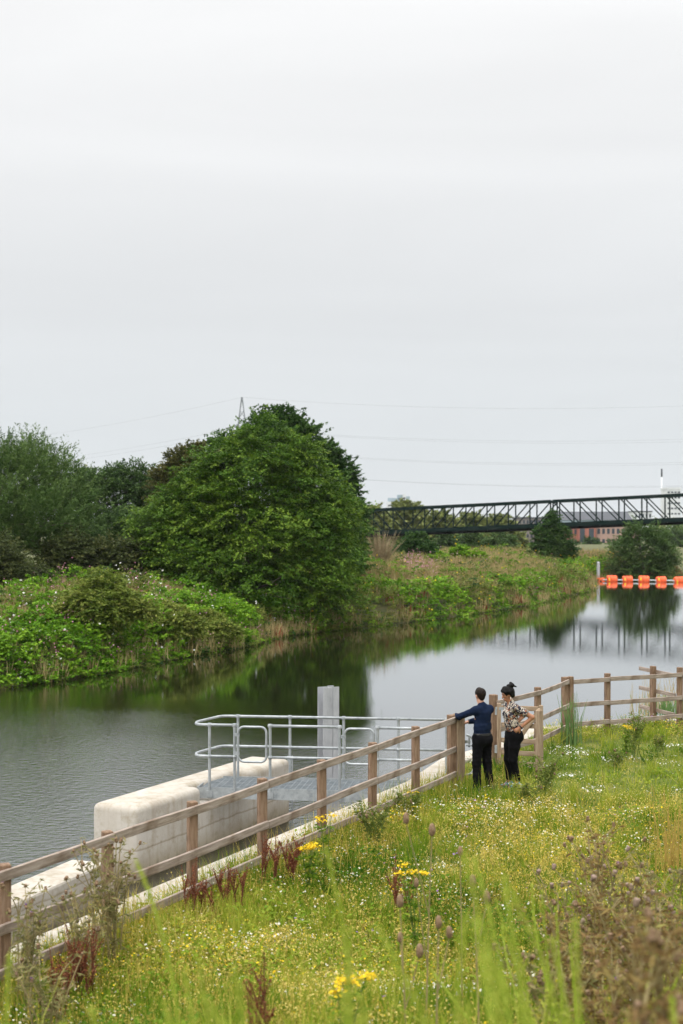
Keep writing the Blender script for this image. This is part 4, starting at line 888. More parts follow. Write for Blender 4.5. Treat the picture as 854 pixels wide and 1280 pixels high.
# plants that grow in clumps and give the meadow its patches
def clumps(n, keep, kind, seed):
    r_ = np.random.default_rng(seed); x, y = sample(n, 7.5, 35., 1.15); l_, o_, w_ = masks(x,y); q = r_.uniform(size=len(x)) < keep(l_,o_,w_,x,y); x, y = x[q], y[q]; n = len(x)
    C_ = np.c_[x,y,near_h(x,y)]; tone = np.clip(.5+.9*(vnoise(x,y,1.6,61)-.5)+r_.normal(0,.16,n),0,1); sz = r_.uniform(.6,1.25,n)
    if kind == 'tuft':
        k = 22; d = r_.normal(0,.42,(n,k,3)); d[...,2] = 1; d = unit(d); ln = sz[:,None]*r_.uniform(.14,.40,(n,k))
        P = C_[:,None]+r_.normal(0,.035,(n,k,3))*[1,1,0]+d*(ln*.5)[...,None]; ax = d
        v, qq = diamonds(P.reshape(-1,3), ax.reshape(-1,3), r_.normal(0,1,(n*k,3)), ln.ravel(), .012); return v, qq, None, np.clip(np.repeat(tone,k)*.8+r_.uniform(-.12,.12,n*k),0,1), 0
    if kind == 'leafy':
        k = 18; e = r_.normal(0,1,(n,k,3))*[.10,.10,.0]; P = C_[:,None]+e*sz[:,None,None]; P[...,2] += sz[:,None]*r_.uniform(.04,.24,(n,k))
        v, qq = diamonds(P.reshape(-1,3), r_.normal(0,1,(n*k,3))*[1,1,.5], np.array([0,0,1.])+r_.normal(0,.45,(n*k,3)), r_.uniform(.05,.09,n*k), r_.uniform(.025,.045,n*k)); return v, qq, None, np.clip(np.repeat(tone,k)*.65+r_.uniform(-.1,.1,n*k),0,1), 0
    if kind == 'trefoil':
        k = 46; e = r_.normal(0,1,(n,k,3))*[.10,.10,.0]; P = C_[:,None]+e*sz[:,None,None]; rr = np.linalg.norm(e[...,:2],axis=-1); P[...,2] += sz[:,None]*(.30-.9*np.minimum(rr,.25))*r_.uniform(.45,1.1,(n,k))
        v, qq = diamonds(P.reshape(-1,3), r_.normal(0,1,(n*k,3)), np.array([0,0,1.])+r_.normal(0,.7,(n*k,3)), r_.uniform(.016,.034,n*k), r_.uniform(.010,.018,n*k)); return v, qq, None, np.clip(np.repeat(tone,k)+r_.uniform(-.3,.3,n*k),0,1), 1
c1 = clumps(7000, lambda l,o,w_,x,y: (.35+.65*vnoise(x,y,1.2,62))*(1-.8*l)*(1-.5*o), 'tuft', 71)
c2 = clumps(5200, lambda l,o,w_,x,y: np.clip((vnoise(x,y,1.5,63)-.35)*2.2,0,1)*(1-.8*l), 'leafy', 72)
c3 = clumps(9000, lambda l,o,w_,x,y: np.clip(.14+1.0*o+.6*sstep(.55,.75,vnoise(x,y,1.3,64)),0,1)*(1-.93*l), 'trefoil', 73)
put('meadow_clumps', [c1,c2,c3], [M['grass'],M['ochre']], 'tussocks, leafy clumps and golden seed heads all over the near meadow')
# rank growth left uncut along the fence
fd = lambda x, y: (x-F0[0])*.904-(y-F0[1])*.4275
fk = lambda l,o,w_,x,y: np.exp(-(np.maximum(fd(x,y)-.1,0)/.55)**2)*(y < 25)*(.35+.65*sstep(.35,.6,vnoise(x,y,.8,91)))
f1 = blades(90000, lambda l,o,w_,x,y: .24+.30*vnoise(x,y,.7,92), .007, 0, lean=.3, y0=9, y1=26, pw=1.1, keep=fk)
f2 = blades(90000, lambda l,o,w_,x,y: .30+.34*vnoise(x,y,.6,93), .006, 1, lean=.25, y0=9, y1=26, pw=1.1, keep=lambda *k: .7*fk(*k))
put('fence_side_grass', [(f1[0],f1[1],f1[2],f1[3],0),(f2[0],f2[1],f2[2],f2[3],1)], [M['grass'],M['ochre']], 'taller uncut grass and straw along the foot of the timber fence')
# low broad leaves
x, y = sample(26000); l_, o_, w_ = masks(x, y); q = rg.uniform(size=len(x)) < (1-.75*l_); x, y = x[q], y[q]; z = near_h(x,y)
V, Q, T = sprays(np.c_[x,y,z], np.c_[rg.normal(0,.6,(len(x),2)),np.ones(len(x))], .05+.16*vnoise(x,y,.9,53), 6, .042, .02, .5, .1, .5, .15, tint=np.clip(.15+.7*vnoise(x,y,.8,54)+rg.uniform(-.15,.15,len(x)),0,1), rng=rg)
put('meadow_herbs', [(V,Q,None,T,0)], [M['grass']], 'small leafy herbs between the meadow grasses')
# flowers: small discs facing up and towards the light
def discs(P, r, seg=6, tilt=.5):
    n = len(P); nn = unit(np.c_[rg.normal(0,tilt,(n,2)),np.ones(n)]); a = unit(np.cross(nn,[1,.2,0.])); b = np.cross(nn,a); r = np.asarray(r)*np.ones(n)
    ang = np.arange(seg)*2*PI/seg
    V = P[:,None]+(a[:,None]*np.cos(ang)[None,:,None]+b[:,None]*np.sin(ang)[None,:,None])*r[:,None,None]
    V = np.concatenate([V,(P+nn*(r*.25)[:,None])[:,None]],1).reshape(-1,3); i = np.arange(n)[:,None]*(seg+1)
    T = np.concatenate([np.stack([i[:,0]+seg,i[:,0]+k,i[:,0]+(k+1)%seg],1) for k in range(seg)]); return V, T, nn
def flowers(n, keep, r, mi, hf, cl=5, spread=.12, pw=1.1):
    x, y = sample(n, 8, 35, pw); l_, o_, w_ = masks(x,y); q = rg.uniform(size=len(x)) < keep(l_,o_,w_,x,y); x, y = x[q], y[q]
    x = np.repeat(x,cl)+rg.normal(0,spread,len(x)*cl); y = np.repeat(y,cl)+rg.normal(0,spread,len(y)*cl)
    ok = x > quay_x(y)+.34; x, y = x[ok], y[ok]
    l_, o_, w_ = masks(x,y); P = np.c_[x,y,near_h(x,y)+hf(l_,o_,x,y)*rg.uniform(.5,1.15,len(x))]; rr = r*rg.uniform(.6,1.25,len(x))
    V, T, nn = discs(P, rr); return (V,None,T,rg.uniform(0,1,len(P)),mi), P, rr, nn
hf = lambda l,o,x,y: hm(l,o,0,x,y)+.03
w1, wp, wr, wn = flowers(4600, lambda l,o,w_,x,y: np.clip((.05+.4*sstep(.45,.62,vnoise(x,y,1.9,81)))+.8*w_,0,1)*(.25+.75*sstep(.35,.55,vnoise(x,y,.55,82)))*(1-.6*l), .0118, 0, hf, cl=7, spread=.13)
wc, wt_, _ = discs(wp+wn*.004, wr*.45, 5)
wl2, _, _, _ = flowers(150, lambda l,o,w_,x,y: l, .017, 0, lambda l,o,x,y: .09+0*x, cl=26, spread=.13)
y1_, yp, yr, _ = flowers(5200, lambda l,o,w_,x,y: np.clip(.04+.3*sstep(.45,.65,vnoise(x,y,2.3,83))+.7*o,0,1)*(.2+.8*sstep(.4,.6,vnoise(x,y,.6,84)))*(1-.85*l), .0085, 1, hf, cl=8, spread=.15)
y2_, _, _, _ = flowers(60, lambda l,o,w_,x,y: 1-l, .015, 1, hf, cl=16, spread=.08)
p1_, _, _, _ = flowers(60, lambda l,o,w_,x,y: 1-l, .016, 2, hf, cl=4, spread=.1)
put('meadow_flowers', [w1,(wc,None,wt_,rg.uniform(0,1,len(wp)),1),wl2,y1_,y2_,p1_], [M['white'],M['gold'],M['purple']], 'white daisies and small yellow flowers scattered through the meadow')

# ------------------------------------------------------------------ tall plants that can be told apart
def gp_(px, py, Y):                     # stand a plant below an image point
    p = at(px, py, Y); return np.array([p[0],p[1],float(near_h(p[0:1],p[1:2])[0])]), p[2]
def curve(b, h, lean, az, k=8, bend=1.6):
    t = np.linspace(0,1,k); return b+np.c_[np.cos(az)*lean*h*t**bend, np.sin(az)*lean*h*t**bend, h*(t-.25*lean*lean*t*t)]
_heads = {}
def head_mesh(kind):
    if kind in _heads: return _heads[kind]
    m = MB()
    if kind == 'thistle': m.lathe([(.006,-.018),(.016,-.008),(.018,.004),(.012,.016),(.017,.026),(.012,.03)], n=7)
    if kind == 'fluff': m.lathe([(.006,-.02),(.018,-.01),(.016,.006),(.021,.020),(.019,.032),(.01,.036)], n=7)
    if kind == 'teasel': m.lathe([(.006,-.035),(.02,-.028),(.026,-.01),(.025,.012),(.017,.032),(.006,.04)], n=9)
    me = bpy.data.meshes.new('flower_head'); me.from_pydata(m.V, [], m.F); me.polygons.foreach_set('use_smooth', np.ones(len(me.polygons), dtype=bool)); me.update()
    me.materials.append(M['fluff'] if kind == 'fluff' else M['thhead']); _heads[kind] = me; return me
def thistle(px, pytop, Y, label, seed, stems=5, width=.5, leaf='thleaf', kind='thistle', heads=18, tuft=0, group='thistles of the near meadow', stem='stem', base=None):
    r_ = np.random.default_rng(seed); b, zt = gp_(px, pytop, Y); H_ = zt-b[2]
    e = empty('thistle', b, label, 'thistle', group); m = MB(); LP_, LD_ = [], []; tips = []
    for i in range(stems):
        az = r_.uniform(0,2*PI); ln = r_.uniform(.05,width)/max(H_,.3); c = curve(b+np.r_[r_.normal(0,.05,2),-.03], H_*r_.uniform(.72,1.), ln, az)
        m.tube(c, np.linspace(.010,.004,8), 5, caps=False); tips.append(c[-1])
        for k in range(2,8):
            for _ in range(3): LP_.append(c[k]+r_.normal(0,.012,3)); LD_.append(np.r_[r_.normal(0,1,2),r_.uniform(-.1,.6)])
        for j in range(r_.integers(3,6)):
            k = r_.integers(3,7); a2 = r_.uniform(0,2*PI); br = curve(c[k], H_*r_.uniform(.14,.30), .6, a2, 5); m.tube(br, np.linspace(.006,.0028,5), 4, caps=False); tips.append(br[-1])
            for kk in range(1,5):
                LP_.append(br[kk]); LD_.append(np.r_[r_.normal(0,1,2),r_.uniform(-.1,.8)])
    m.build('stem', M[stem], e)
    LP_, LD_ = np.array(LP_), np.array(LD_); low = (LP_[:,2]-b[2])/H_
    V, Q, T = sprays(LP_, LD_, .12*(1.25-.75*low), 3, .080, .017, .25, .2, .5, .1, rng=r_)
    link('foliage', fast_mesh('foliage', V-b, Q, tint=T), M[leaf], e)
    tips = np.array(tips); r_.shuffle(tips)
    for p in tips[:heads]:
        h = link('flower_head', head_mesh(kind), None, e, p-b+[0,0,.01]); s_ = r_.uniform(.7,1.15); h.scale = (s_,s_,s_); h.rotation_euler = (r_.normal(0,.35),r_.normal(0,.35),0)
    if tuft:
        for tp_ in tips[:tuft]:
         T_ = np.repeat(tp_[None],14,0)+np.array([0,0,.028]); D_ = r_.normal(0,.45,T_.shape)+[0,0,1]
         v, q = diamonds(T_+unit(D_)*.01, D_, r_.normal(0,1,T_.shape), .030, .006); link('floret', fast_mesh('floret', v-b, q, tint=r_.uniform(0,1,len(q))), M['purple'], e)
    return e
thistle(140,1045,14.0,'dry brown headed thistle against the second fence post from the left',201,9,.55,heads=26)
thistle(110,1100,13.4,'lower dry thistle left of the brown headed one at the fence',202,6,.45,heads=12)
thistle(30,1105,12.6,'purple flowered thistle in the left corner by the first fence post',203,6,.4,tuft=5,heads=10)
thistle(60,1180,11.6,'purple flecked leafy thistle in front of the left red dock',204,6,.4,tuft=4,heads=8)
thistle(465,1000,19.4,'grey green thistle at the fence beneath the steel column',205,8,.45,heads=10,leaf='herb',stem='greenstem')
thistle(508,985,21.,'small pale thistle at the fence left of the gate post',206,5,.35,heads=6,leaf='herb',stem='greenstem')
thistle(678,942,22.8,'tall leafy thistle right of the woman',207,7,.4,heads=8,leaf='herb',stem='greenstem')
thistle(655,975,22.2,'short bushy thistle at the woman\'s heels',208,5,.3,heads=4,leaf='herb',stem='greenstem')
thistle(795,890,27.0,'tall thistle before the fence at the right, below the middle rail',209,6,.3,heads=6,leaf='herb',stem='greenstem')
thistle(770,930,26.,'short thistle on the lawn below the right fence',210,4,.25,heads=4,leaf='herb',stem='greenstem')
thistle(826,912,27.6,'dark single thistle on the lawn near the right edge',211,3,.15,heads=3,leaf='herb',stem='greenstem')
for i, (px, py, Y, lb, tf, kd, lf, n) in enumerate(((745,1040,12.4,'tallest brown thistle with purple flecks in the right thicket',3,'thistle','thbrown',8),(700,1100,11.8,'brown thistle at the left end of the right thicket',2,'thistle','thbrown',7),(790,1085,11.2,'half dead thistle in the middle of the right thicket',2,'fluff','thbrown',8),(835,1055,11.8,'downy thistle at the right edge of the picture',1,'fluff','thleaf',8),(720,1150,10.2,'dark dead thistle low in the right thicket',1,'thistle','thbrown',8),(800,1140,9.8,'dead thistle at the front of the right thicket',2,'thistle','thbrown',9),(860,1120,9.4,'dead thistle cut by the right edge',0,'fluff','thbrown',8),(765,1200,8.9,'low front thistle of the right thicket',1,'thistle','thbrown',7),(680,1180,9.6,'sparse thistle stalk left of the right thicket',0,'thistle','thleaf',4),(770,1075,13.4,'thistle at the back of the right thicket',2,'thistle','thleaf',6),(715,1065,13.8,'small back thistle left of the tallest one',1,'fluff','thleaf',5))):
    thistle(px,py,Y,lb,230+i,n,.5,leaf=lf,kind=kd,heads=16,tuft=tf)
thistle(842,1165,5.0,'blurred pinkish brown thistle heads in the lower right corner',260,6,.14,leaf='thbrown',kind='thistle',heads=11,group='foreground thistles')
thistle(815,1230,4.7,'blurred brown thistle low in the right corner',261,5,.12,leaf='thbrown',kind='thistle',heads=9,group='foreground thistles')

def dock(px, pytop, Y, label, seed, stems=5, width=.3):
    r_ = np.random.default_rng(seed); b, zt = gp_(px, pytop, Y); H_ = zt-b[2]
    e = empty('dock_plant', b, label, 'dock', 'red docks along the fence')
    m = MB(); P_, = [[]]; S_ = []
    for i in range(stems):
        c = curve(b+np.r_[r_.normal(0,.05,2),-.03], H_*r_.uniform(.65,1.), r_.uniform(.02,width), r_.uniform(0,2*PI), 12, 1.3); sub = [c]
        for j in range(4): k = r_.integers(4,8); sub.append(curve(c[k], H_*r_.uniform(.2,.34), .35, r_.uniform(0,2*PI), 8))
        for q in sub: m.tube(q, np.linspace(.007,.003,len(q)), 4, caps=False)
        for q in sub:
            for k in range(len(q)//4, len(q)-1):
                t = r_.uniform(0,1,11)[:,None]; S_.append(q[k]*(1-t)+q[k+1]*t+r_.normal(0,.010,(11,3)))
    M.setdefault('duststem', surf_mat('red_stem', [(.10,.035,.02),(.17,.06,.035)], 6, (1,1,1), .8, 0))
    m.build('stem', M['duststem'], e); S_ = np.concatenate(S_)
    v, q = diamonds(S_, r_.normal(0,1,S_.shape)-[0,0,.6], r_.normal(0,1,S_.shape), .016, .014)
    link('seed_cluster', fast_mesh('seed_cluster', v-b, q, tint=r_.uniform(0,1,len(q))), M['rust'], e)
for i, (px, py, Y, lb, n, wd_) in enumerate(((98,1135,12.9,'largest red brown dock at the left below the fence',8,.28),(70,1165,12.2,'red brown dock in front of the largest one at the left',5,.25),(243,1068,15.6,'thin upright red dock against the third fence post',3,.1),(288,1068,16.,'red dock between the third and fourth fence posts',5,.3),(258,1080,15.7,'short red dock right of the third fence post',3,.2),(335,1035,17.,'red dock standing in front of the fourth fence post',4,.12),(365,1035,17.2,'red dock just right of the fourth fence post beside the ragwort',6,.3),(495,1055,15.5,'small red dock in the yellow meadow below the gate',3,.15),(318,1180,9.,'single small dark dock in the lower left meadow',3,.15),(440,925,28.8,'rusty dock stalk at the foot of the right fence',2,.1))):
    if px != 440: dock(px,py,Y,lb,300+i,n,wd_)

def ragwort(px, pytop, Y, label, seed, n=5, w_=.16):
    r_ = np.random.default_rng(seed); b, zt = gp_(px, pytop, Y); H_ = zt-b[2]
    e = empty('ragwort', b, label, 'ragwort', 'yellow ragworts'); m = MB(); LP_ = []
    tops = []
    for i in range(n):
        c = curve(b+[0,0,-.03], H_*r_.uniform(.8,1.), r_.uniform(.03,w_)/H_, r_.uniform(0,2*PI), 7); m.tube(c, np.linspace(.008,.004,7), 5, caps=False); tops.append(c[-1]); LP_ += [c[k] for k in range(1,6) for _ in range(6)]
    m.build('stem', M['greenstem'], e); LP_ = np.array(LP_)
    V, Q, T = sprays(LP_, np.c_[r_.normal(0,1,(len(LP_),2)),r_.uniform(0,.5,len(LP_))], .11, 5, .05, .018, .4, .2, rng=r_); link('foliage', fast_mesh('foliage', V-b, Q, tint=T*.6), M['grass'], e)
    for t in tops:
        P_ = t+np.c_[r_.normal(0,.035,(26,2)),r_.normal(0,.012,26)]; dv, dt, _ = discs(P_, .013, 7)
        h = link('flower_head', fast_mesh('flower_head', dv-b, None, dt, tint=r_.uniform(0,1,len(dt))), M['gold'], e)
ragwort(386,1052,16.6,'bright yellow ragwort clump below the fence beside the red dock',320,6,.11)
ragwort(520,1078,14.2,'yellow ragwort in the middle of the meadow',321,4,.16)
ragwort(432,1205,9.2,'low yellow ragwort in the lower middle meadow',322,4,.2)
ragwort(782,903,27.8,'yellow ragwort below the right fence',323,4,.14)
ragwort(518,982,21.8,'small yellow ragwort at the fence left of the gate',324,3,.1)
ragwort(408,1010,17.6,'yellow flower stalk between the fence rails',325,3,.3)

def teasel(px, pytop, Y, label, seed, heads):
    r_ = np.random.default_rng(seed); b, zt = gp_(px, pytop, Y); H_ = zt-b[2]; e = empty('teasel', b, label, 'teasel', 'teasels of the near meadow'); m = MB(); tips = []
    c = curve(b+[0,0,-.03], H_, .05, r_.uniform(0,2*PI), 9); m.tube(c, np.linspace(.008,.004,9), 5, caps=False); tips.append(c[-1])
    for j in range(heads-1): q = curve(c[r_.integers(3,7)], H_*r_.uniform(.25,.45), .28, r_.uniform(0,2*PI), 7, 1.0); m.tube(q, np.linspace(.005,.003,7), 4, caps=False); tips.append(q[-1])
    m.build('stem', M['stem'], e)
    for p in tips: h = link('flower_head', head_mesh('teasel'), None, e, p-b+[0,0,.03]); s_ = r_.uniform(.8,1.15); h.scale = (s_*.9,s_*.9,s_*1.15)
for i, (px, py, Y, lb, n) in enumerate(((533,1035,10.6,'teasel with the highest brown heads in the middle meadow',3),(508,1125,9.6,'lower teasel with two heads in the middle meadow',3),(600,1100,9.4,'teasel right of the middle ragwort',2),(545,1150,8.6,'short teasel in the middle foreground',2),(578,1062,11.5,'single small teasel near the yellow ragwort',1))):
    teasel(px,py,Y,lb,340+i,n)

# slender green clump at the fence corner, dry yellow stalks at the right
def clump(name, px, pytop, Y, label, cat_, seed, n, wd_, mat, stem_w=.008, lean=.2):
    r_ = np.random.default_rng(seed); b, zt = gp_(px, pytop, Y); H_ = zt-b[2]; e = empty(name, b, label, cat_)
    m = MB()
    for i in range(n):
        a = r_.uniform(0,2*PI); m.tube(curve(b+np.r_[r_.normal(0,wd_,2),-.03], H_*r_.uniform(.45,1.), r_.uniform(0,lean), a, 6), np.linspace(stem_w,stem_w*.35,6), 4, caps=False)
    me = m.build('stalks', M[mat], e); return e
M['broom'] = surf_mat('broom_stem', [(.10,.19,.05),(.16,.26,.08)], 3, (1,1,1), .7, 0); M['ystalk'] = surf_mat('yellow_stalk', [(.34,.23,.05),(.48,.34,.09)], 5, (1,1,1), .8, 0); M['reed'] = surf_mat('dry_grass', [(.36,.29,.15),(.50,.42,.25)], 5, (1,1,1), .8, 0)
clump('broom_clump', 714,862,28.9,'slender green broom clump growing at the fence corner post','shrub',360,60,.10,'broom',.008,.28)
clump('yellow_stalks', 843,975,17.5,'bunch of dry yellow stalks at the right edge of the meadow','grass',361,50,.13,'ystalk',.006,.2)
clump('tall_grass', 826,838,34.5,'pale dry grass tuft behind the fence stub at the right','grass',362,70,.35,'reed',.008,.3)
clump('tall_grass', 806,858,33.6,'thin pale grass leaning left of the fence stub','grass',363,26,.2,'reed',.007,.5)
clump('green_tuft', 838,868,33.8,'green leafy tuft behind the right fence, by the last post','grass',364,110,.3,'broom',.014,.3)

# yellow-green weld spikes close to the camera
def weld(px, pytop, Y, label, seed, spikes, wd_=.12, lean=.25, az0=None, arch=1.5, hs=None):
    r_ = np.random.default_rng(seed); b, zt = gp_(px, pytop, Y); H_ = max(zt-b[2],.3)
    e = empty('weld_plant', b, label, 'weld', 'yellow green weld plants'); FP, FD = [], []; LPn, LDn = [], []
    for i in range(spikes):
        az = r_.uniform(0,2*PI) if az0 is None else az0+r_.normal(0,.5); ln = r_.uniform(.02,lean)
        c = curve(b+np.r_[r_.normal(0,wd_*.5,2),-.03], H_*(1. if i == 0 else r_.uniform(.55,.98)), ln, az, 16, arch)
        c[8:] += (np.linspace(0,1,8)**2)[:,None]*np.r_[r_.normal(0,.05,2),-.02*ln]*H_
        m = MB(); m.tube(c, np.r_[np.linspace(.005,.005,6),np.linspace(.0065,.003,10)], 6); m.build('spike', M['weldstem'], e)
        for k in range(5,15):
            t = r_.uniform(0,1,60)[:,None]; FP.append(c[k]*(1-t)+c[k+1]*t); FD.append(r_.normal(0,1,(60,3))+[0,0,.5])
        for k in range(0,9):
            for _ in range(3): LPn.append(c[k]); LDn.append(np.r_[r_.normal(0,1,2),.5])
    FP, FD = np.concatenate(FP), np.concatenate(FD); tt = r_.uniform(0,1,len(FP))
    v, q = diamonds(FP+unit(FD)*.007, FD, r_.normal(0,1,FD.shape), .014, .007); link('floret', fast_mesh('floret', v-b, q, tint=tt), M['weld'], e)
    V, Q, T = sprays(np.array(LPn), np.array(LDn), .07, 4, .06, .011, .3, .2, .4, rng=r_); link('foliage', fast_mesh('foliage', V-b, Q, tint=T), M['weld'], e)
M['weldstem'] = surf_mat('weld_stem', [(.16,.26,.02),(.26,.36,.03),(.34,.42,.05)], 30, (1,1,1), .7, 0)
W_ = ((405,1052,4.6,'tall single blurred weld spike in the centre foreground',1,.05,None),(255,1165,4.4,'blurred weld spike left of centre in the foreground',1,.05,None),(262,1075,4.9,'tall thin weld spike left of centre, by the red docks',1,.05,None),(50,1180,4.3,'blurred leaning weld spike at the lower left',1,.12,PI),
 (740,1040,3.6,'long weld plant sweeping left from the bottom right of centre',4,.5,PI*.95),(790,1075,3.9,'arching weld plant sweeping left before the thicket',4,.55,PI*.9),(660,1060,4.2,'tall weld spike rising before the right thicket',2,.12,PI),(770,1110,3.3,'broad blurred weld plant at the lower right of centre',4,.55,PI),(690,1120,3.2,'blurred weld plant leaning left at the bottom centre',4,.5,PI),
 (475,1150,3.9,'weld plant low in the centre foreground',4,.25,PI),(370,1180,3.8,'weld plant low left of centre',4,.25,PI*.9),(300,1210,3.7,'short weld plant at the bottom left of centre',4,.25,PI),(180,1232,3.6,'short weld plant near the bottom left corner',3,.2,PI),(90,1245,3.6,'lowest weld plant in the bottom left corner',2,.2,PI),(730,1170,2.9,'very blurred weld plant at the bottom right of centre',4,.5,PI),(560,1190,3.0,'very blurred weld plant at the bottom centre',5,.4,PI),(710,1185,3.4,'weld plant at the bottom before the right thicket',5,.35,PI*.8),(775,1240,3.8,'short weld plant below the right thicket',3,.3,None))
for i, (px, py, Y, lb, n, ln, az) in enumerate(W_): weld(px,py,Y,lb,400+i,n,.10,ln,az,1.35)
weld(680,1105,7.4,'arching weld plant with curled spikes at the left of the thicket',440,9,.12,.95,PI,1.0)
weld(715,1110,7.8,'arching weld plant with curled spikes inside the thicket',441,7,.12,.8,PI*.9,1.0)
weld(770,1150,7.6,'curled weld spikes in front of the brown thistles',442,4,.12,.8,.3,1.1)
# ------------------------------------------------------------------ people
class SDF:
    """smooth union of tapered, optionally flattened capsules, turned into one continuous mesh"""
    def __init__(self, lo, hi, h):
        self.lo = np.array(lo, float); self.h = h; self.n = np.ceil((np.array(hi)-lo)/h).astype(int)+1
        self.D = np.full(self.n, .5)
    def _win(self, lo, hi):
        i0 = np.clip(np.floor((lo-self.lo)/self.h).astype(int), 0, self.n-1); i1 = np.clip(np.ceil((hi-self.lo)/self.h).astype(int)+1, 1, self.n)
        g = np.meshgrid(*[self.lo[k]+self.h*np.arange(i0[k], i1[k]) for k in range(3)], indexing='ij')
        return tuple(slice(i0[k], i1[k]) for k in range(3)), np.stack(g, -1)
    def cone(self, a, b, ra, rb, k=.025, wide=None, f=1., wr=0., sub=False):
        a = np.array(a, float); b = np.array(b, float); m = max(ra, rb)*max(f,1)+k+.05
        sl, P = self._win(np.minimum(a,b)-m, np.maximum(a,b)+m)
        d = b-a; L2 = d@d+1e-12; v = P-a; t = np.clip((v@d)/L2, 0, 1); q = v-t[...,None]*d
        r = ra+(rb-ra)*t
        if wide is not None and f != 1.:
            w_ = unit(np.array(wide, float)); c = q@w_; q = q+(c/f-c)[...,None]*w_
        D = np.linalg.norm(q, axis=-1)-r
        if wr: D = D+wr*(np.sin(P[...,2]*62+P[...,0]*31+np.sin(P[...,1]*40)*1.5)*np.sin(P[...,0]*37-P[...,2]*23+1.3))
        O = self.D[sl]
        if sub: D = -D; hh = np.clip(.5-.5*(O-D)/k, 0, 1); self.D[sl] = O*(1-hh)+D*hh+k*hh*(1-hh); return
        hh = np.clip(.5+.5*(O-D)/k, 0, 1); self.D[sl] = O*(1-hh)+D*hh-k*hh*(1-hh)
    def cut(self, z, up=True):
        Z = (self.lo[2]+self.h*np.arange(self.n[2]))[None,None,:]; self.D = np.maximum(self.D, (Z-z) if up else (z-Z))
    def chain(self, pts, rad, **kw):
        for a, b, ra, rb in zip(pts[:-1], pts[1:], rad[:-1], rad[1:]): self.cone(a, b, ra, rb, **kw)
    def mesh(self, name):
        D = self.D; s = D < 0; nx, ny, nz = D.shape
        cs = [(i,j,k) for i in (0,1) for j in (0,1) for k in (0,1)]
        sh = lambda A, c: A[c[0]:nx-1+c[0], c[1]:ny-1+c[1], c[2]:nz-1+c[2]]
        cnt = sum(sh(s,c).astype(np.int8) for c in cs); act = (cnt > 0) & (cnt < 8)
        idx = np.full(act.shape, -1, np.int64); ai = np.argwhere(act); idx[act] = np.arange(len(ai))
        acc = np.zeros((len(ai),3)); num = np.zeros(len(ai))
        for c in cs:
            for ax in range(3):
                if c[ax]: continue
                c2 = list(c); c2[ax] = 1; d0 = sh(D,c)[act]; d1 = sh(D,c2)[act]; x = (d0 < 0) != (d1 < 0)
                t = np.where(x, d0/(d0-d1+1e-12), 0); p = np.tile(np.array(c,float),(len(ai),1)); p[:,ax] += t
                acc[x] += p[x]; num[x] += 1
        V = self.lo+(ai+acc/num[:,None])*self.h; Q = []
        for ax in range(3):
            o1, o2 = [(1,2),(2,0),(0,1)][ax]
            a = [slice(None)]*3; b = [slice(None)]*3; a[ax] = slice(0,-1); b[ax] = slice(1,None)
            x = s[tuple(a)] != s[tuple(b)]; e = np.argwhere(x); ok = (e[:,o1] > 0) & (e[:,o2] > 0) & (e[:,o1] < D.shape[o1]-1) & (e[:,o2] < D.shape[o2]-1); e = e[ok]
            ins = s[tuple(a)][tuple(e.T)]
            def cell(d1, d2): f = e.copy(); f[:,o1] -= d1; f[:,o2] -= d2; return idx[tuple(f.T)]
            q = np.stack([cell(1,1),cell(0,1),cell(0,0),cell(1,0)],1); q[~ins] = q[~ins][:, ::-1]; Q.append(q)
        return V, np.concatenate(Q)
def fig(name, S, mat, parent, org, mi=None, tint=None):
    V, Q = S.mesh(name); me = fast_mesh(name, V, Q, smooth=True, mi=None if mi is None else mi(V[Q].mean(1)))
    return link(name, me, mat, parent)
def skin(name, c):
    return surf_mat(name, [tuple(v*.86 for v in c), c, tuple(v*1.1 for v in c)], 14, (1,1,1), .55, .05, spec=.35)
M['skin_fair'] = skin('fair_skin', (.50,.27,.19)); M['skin_brown'] = skin('brown_skin', (.36,.165,.09))
M['lip'] = skin('lip', (.30,.08,.07)); M['eye'] = surf_mat('dark_eye', [(.02,.014,.01),(.03,.02,.015)], 9, (1,1,1), .3, 0)
M['navy'] = surf_mat('navy_cotton', [(.004,.009,.025),(.007,.014,.037),(.011,.020,.049)], 6, (1,1,1), .9, .3, spec=.1)
M['black'] = surf_mat('black_cloth', [(.003,.003,.004),(.005,.005,.006),(.008,.008,.010)], 6, (1,1,1), .9, .3, spec=.08)
M['hairbrown'] = surf_mat('dark_brown_hair', [(.006,.004,.003),(.013,.008,.0055),(.022,.014,.009)], 55, (1,1,.3), .6, .6, spec=.12)
M['hairblack'] = surf_mat('black_hair', [(.002,.002,.002),(.005,.0045,.0045),(.012,.011,.010)], 55, (1,1,.3), .55, .6, spec=.12)
M['leather'] = surf_mat('black_leather', [(.008,.008,.008),(.015,.014,.013)], 20, (1,1,1), .35, .1)
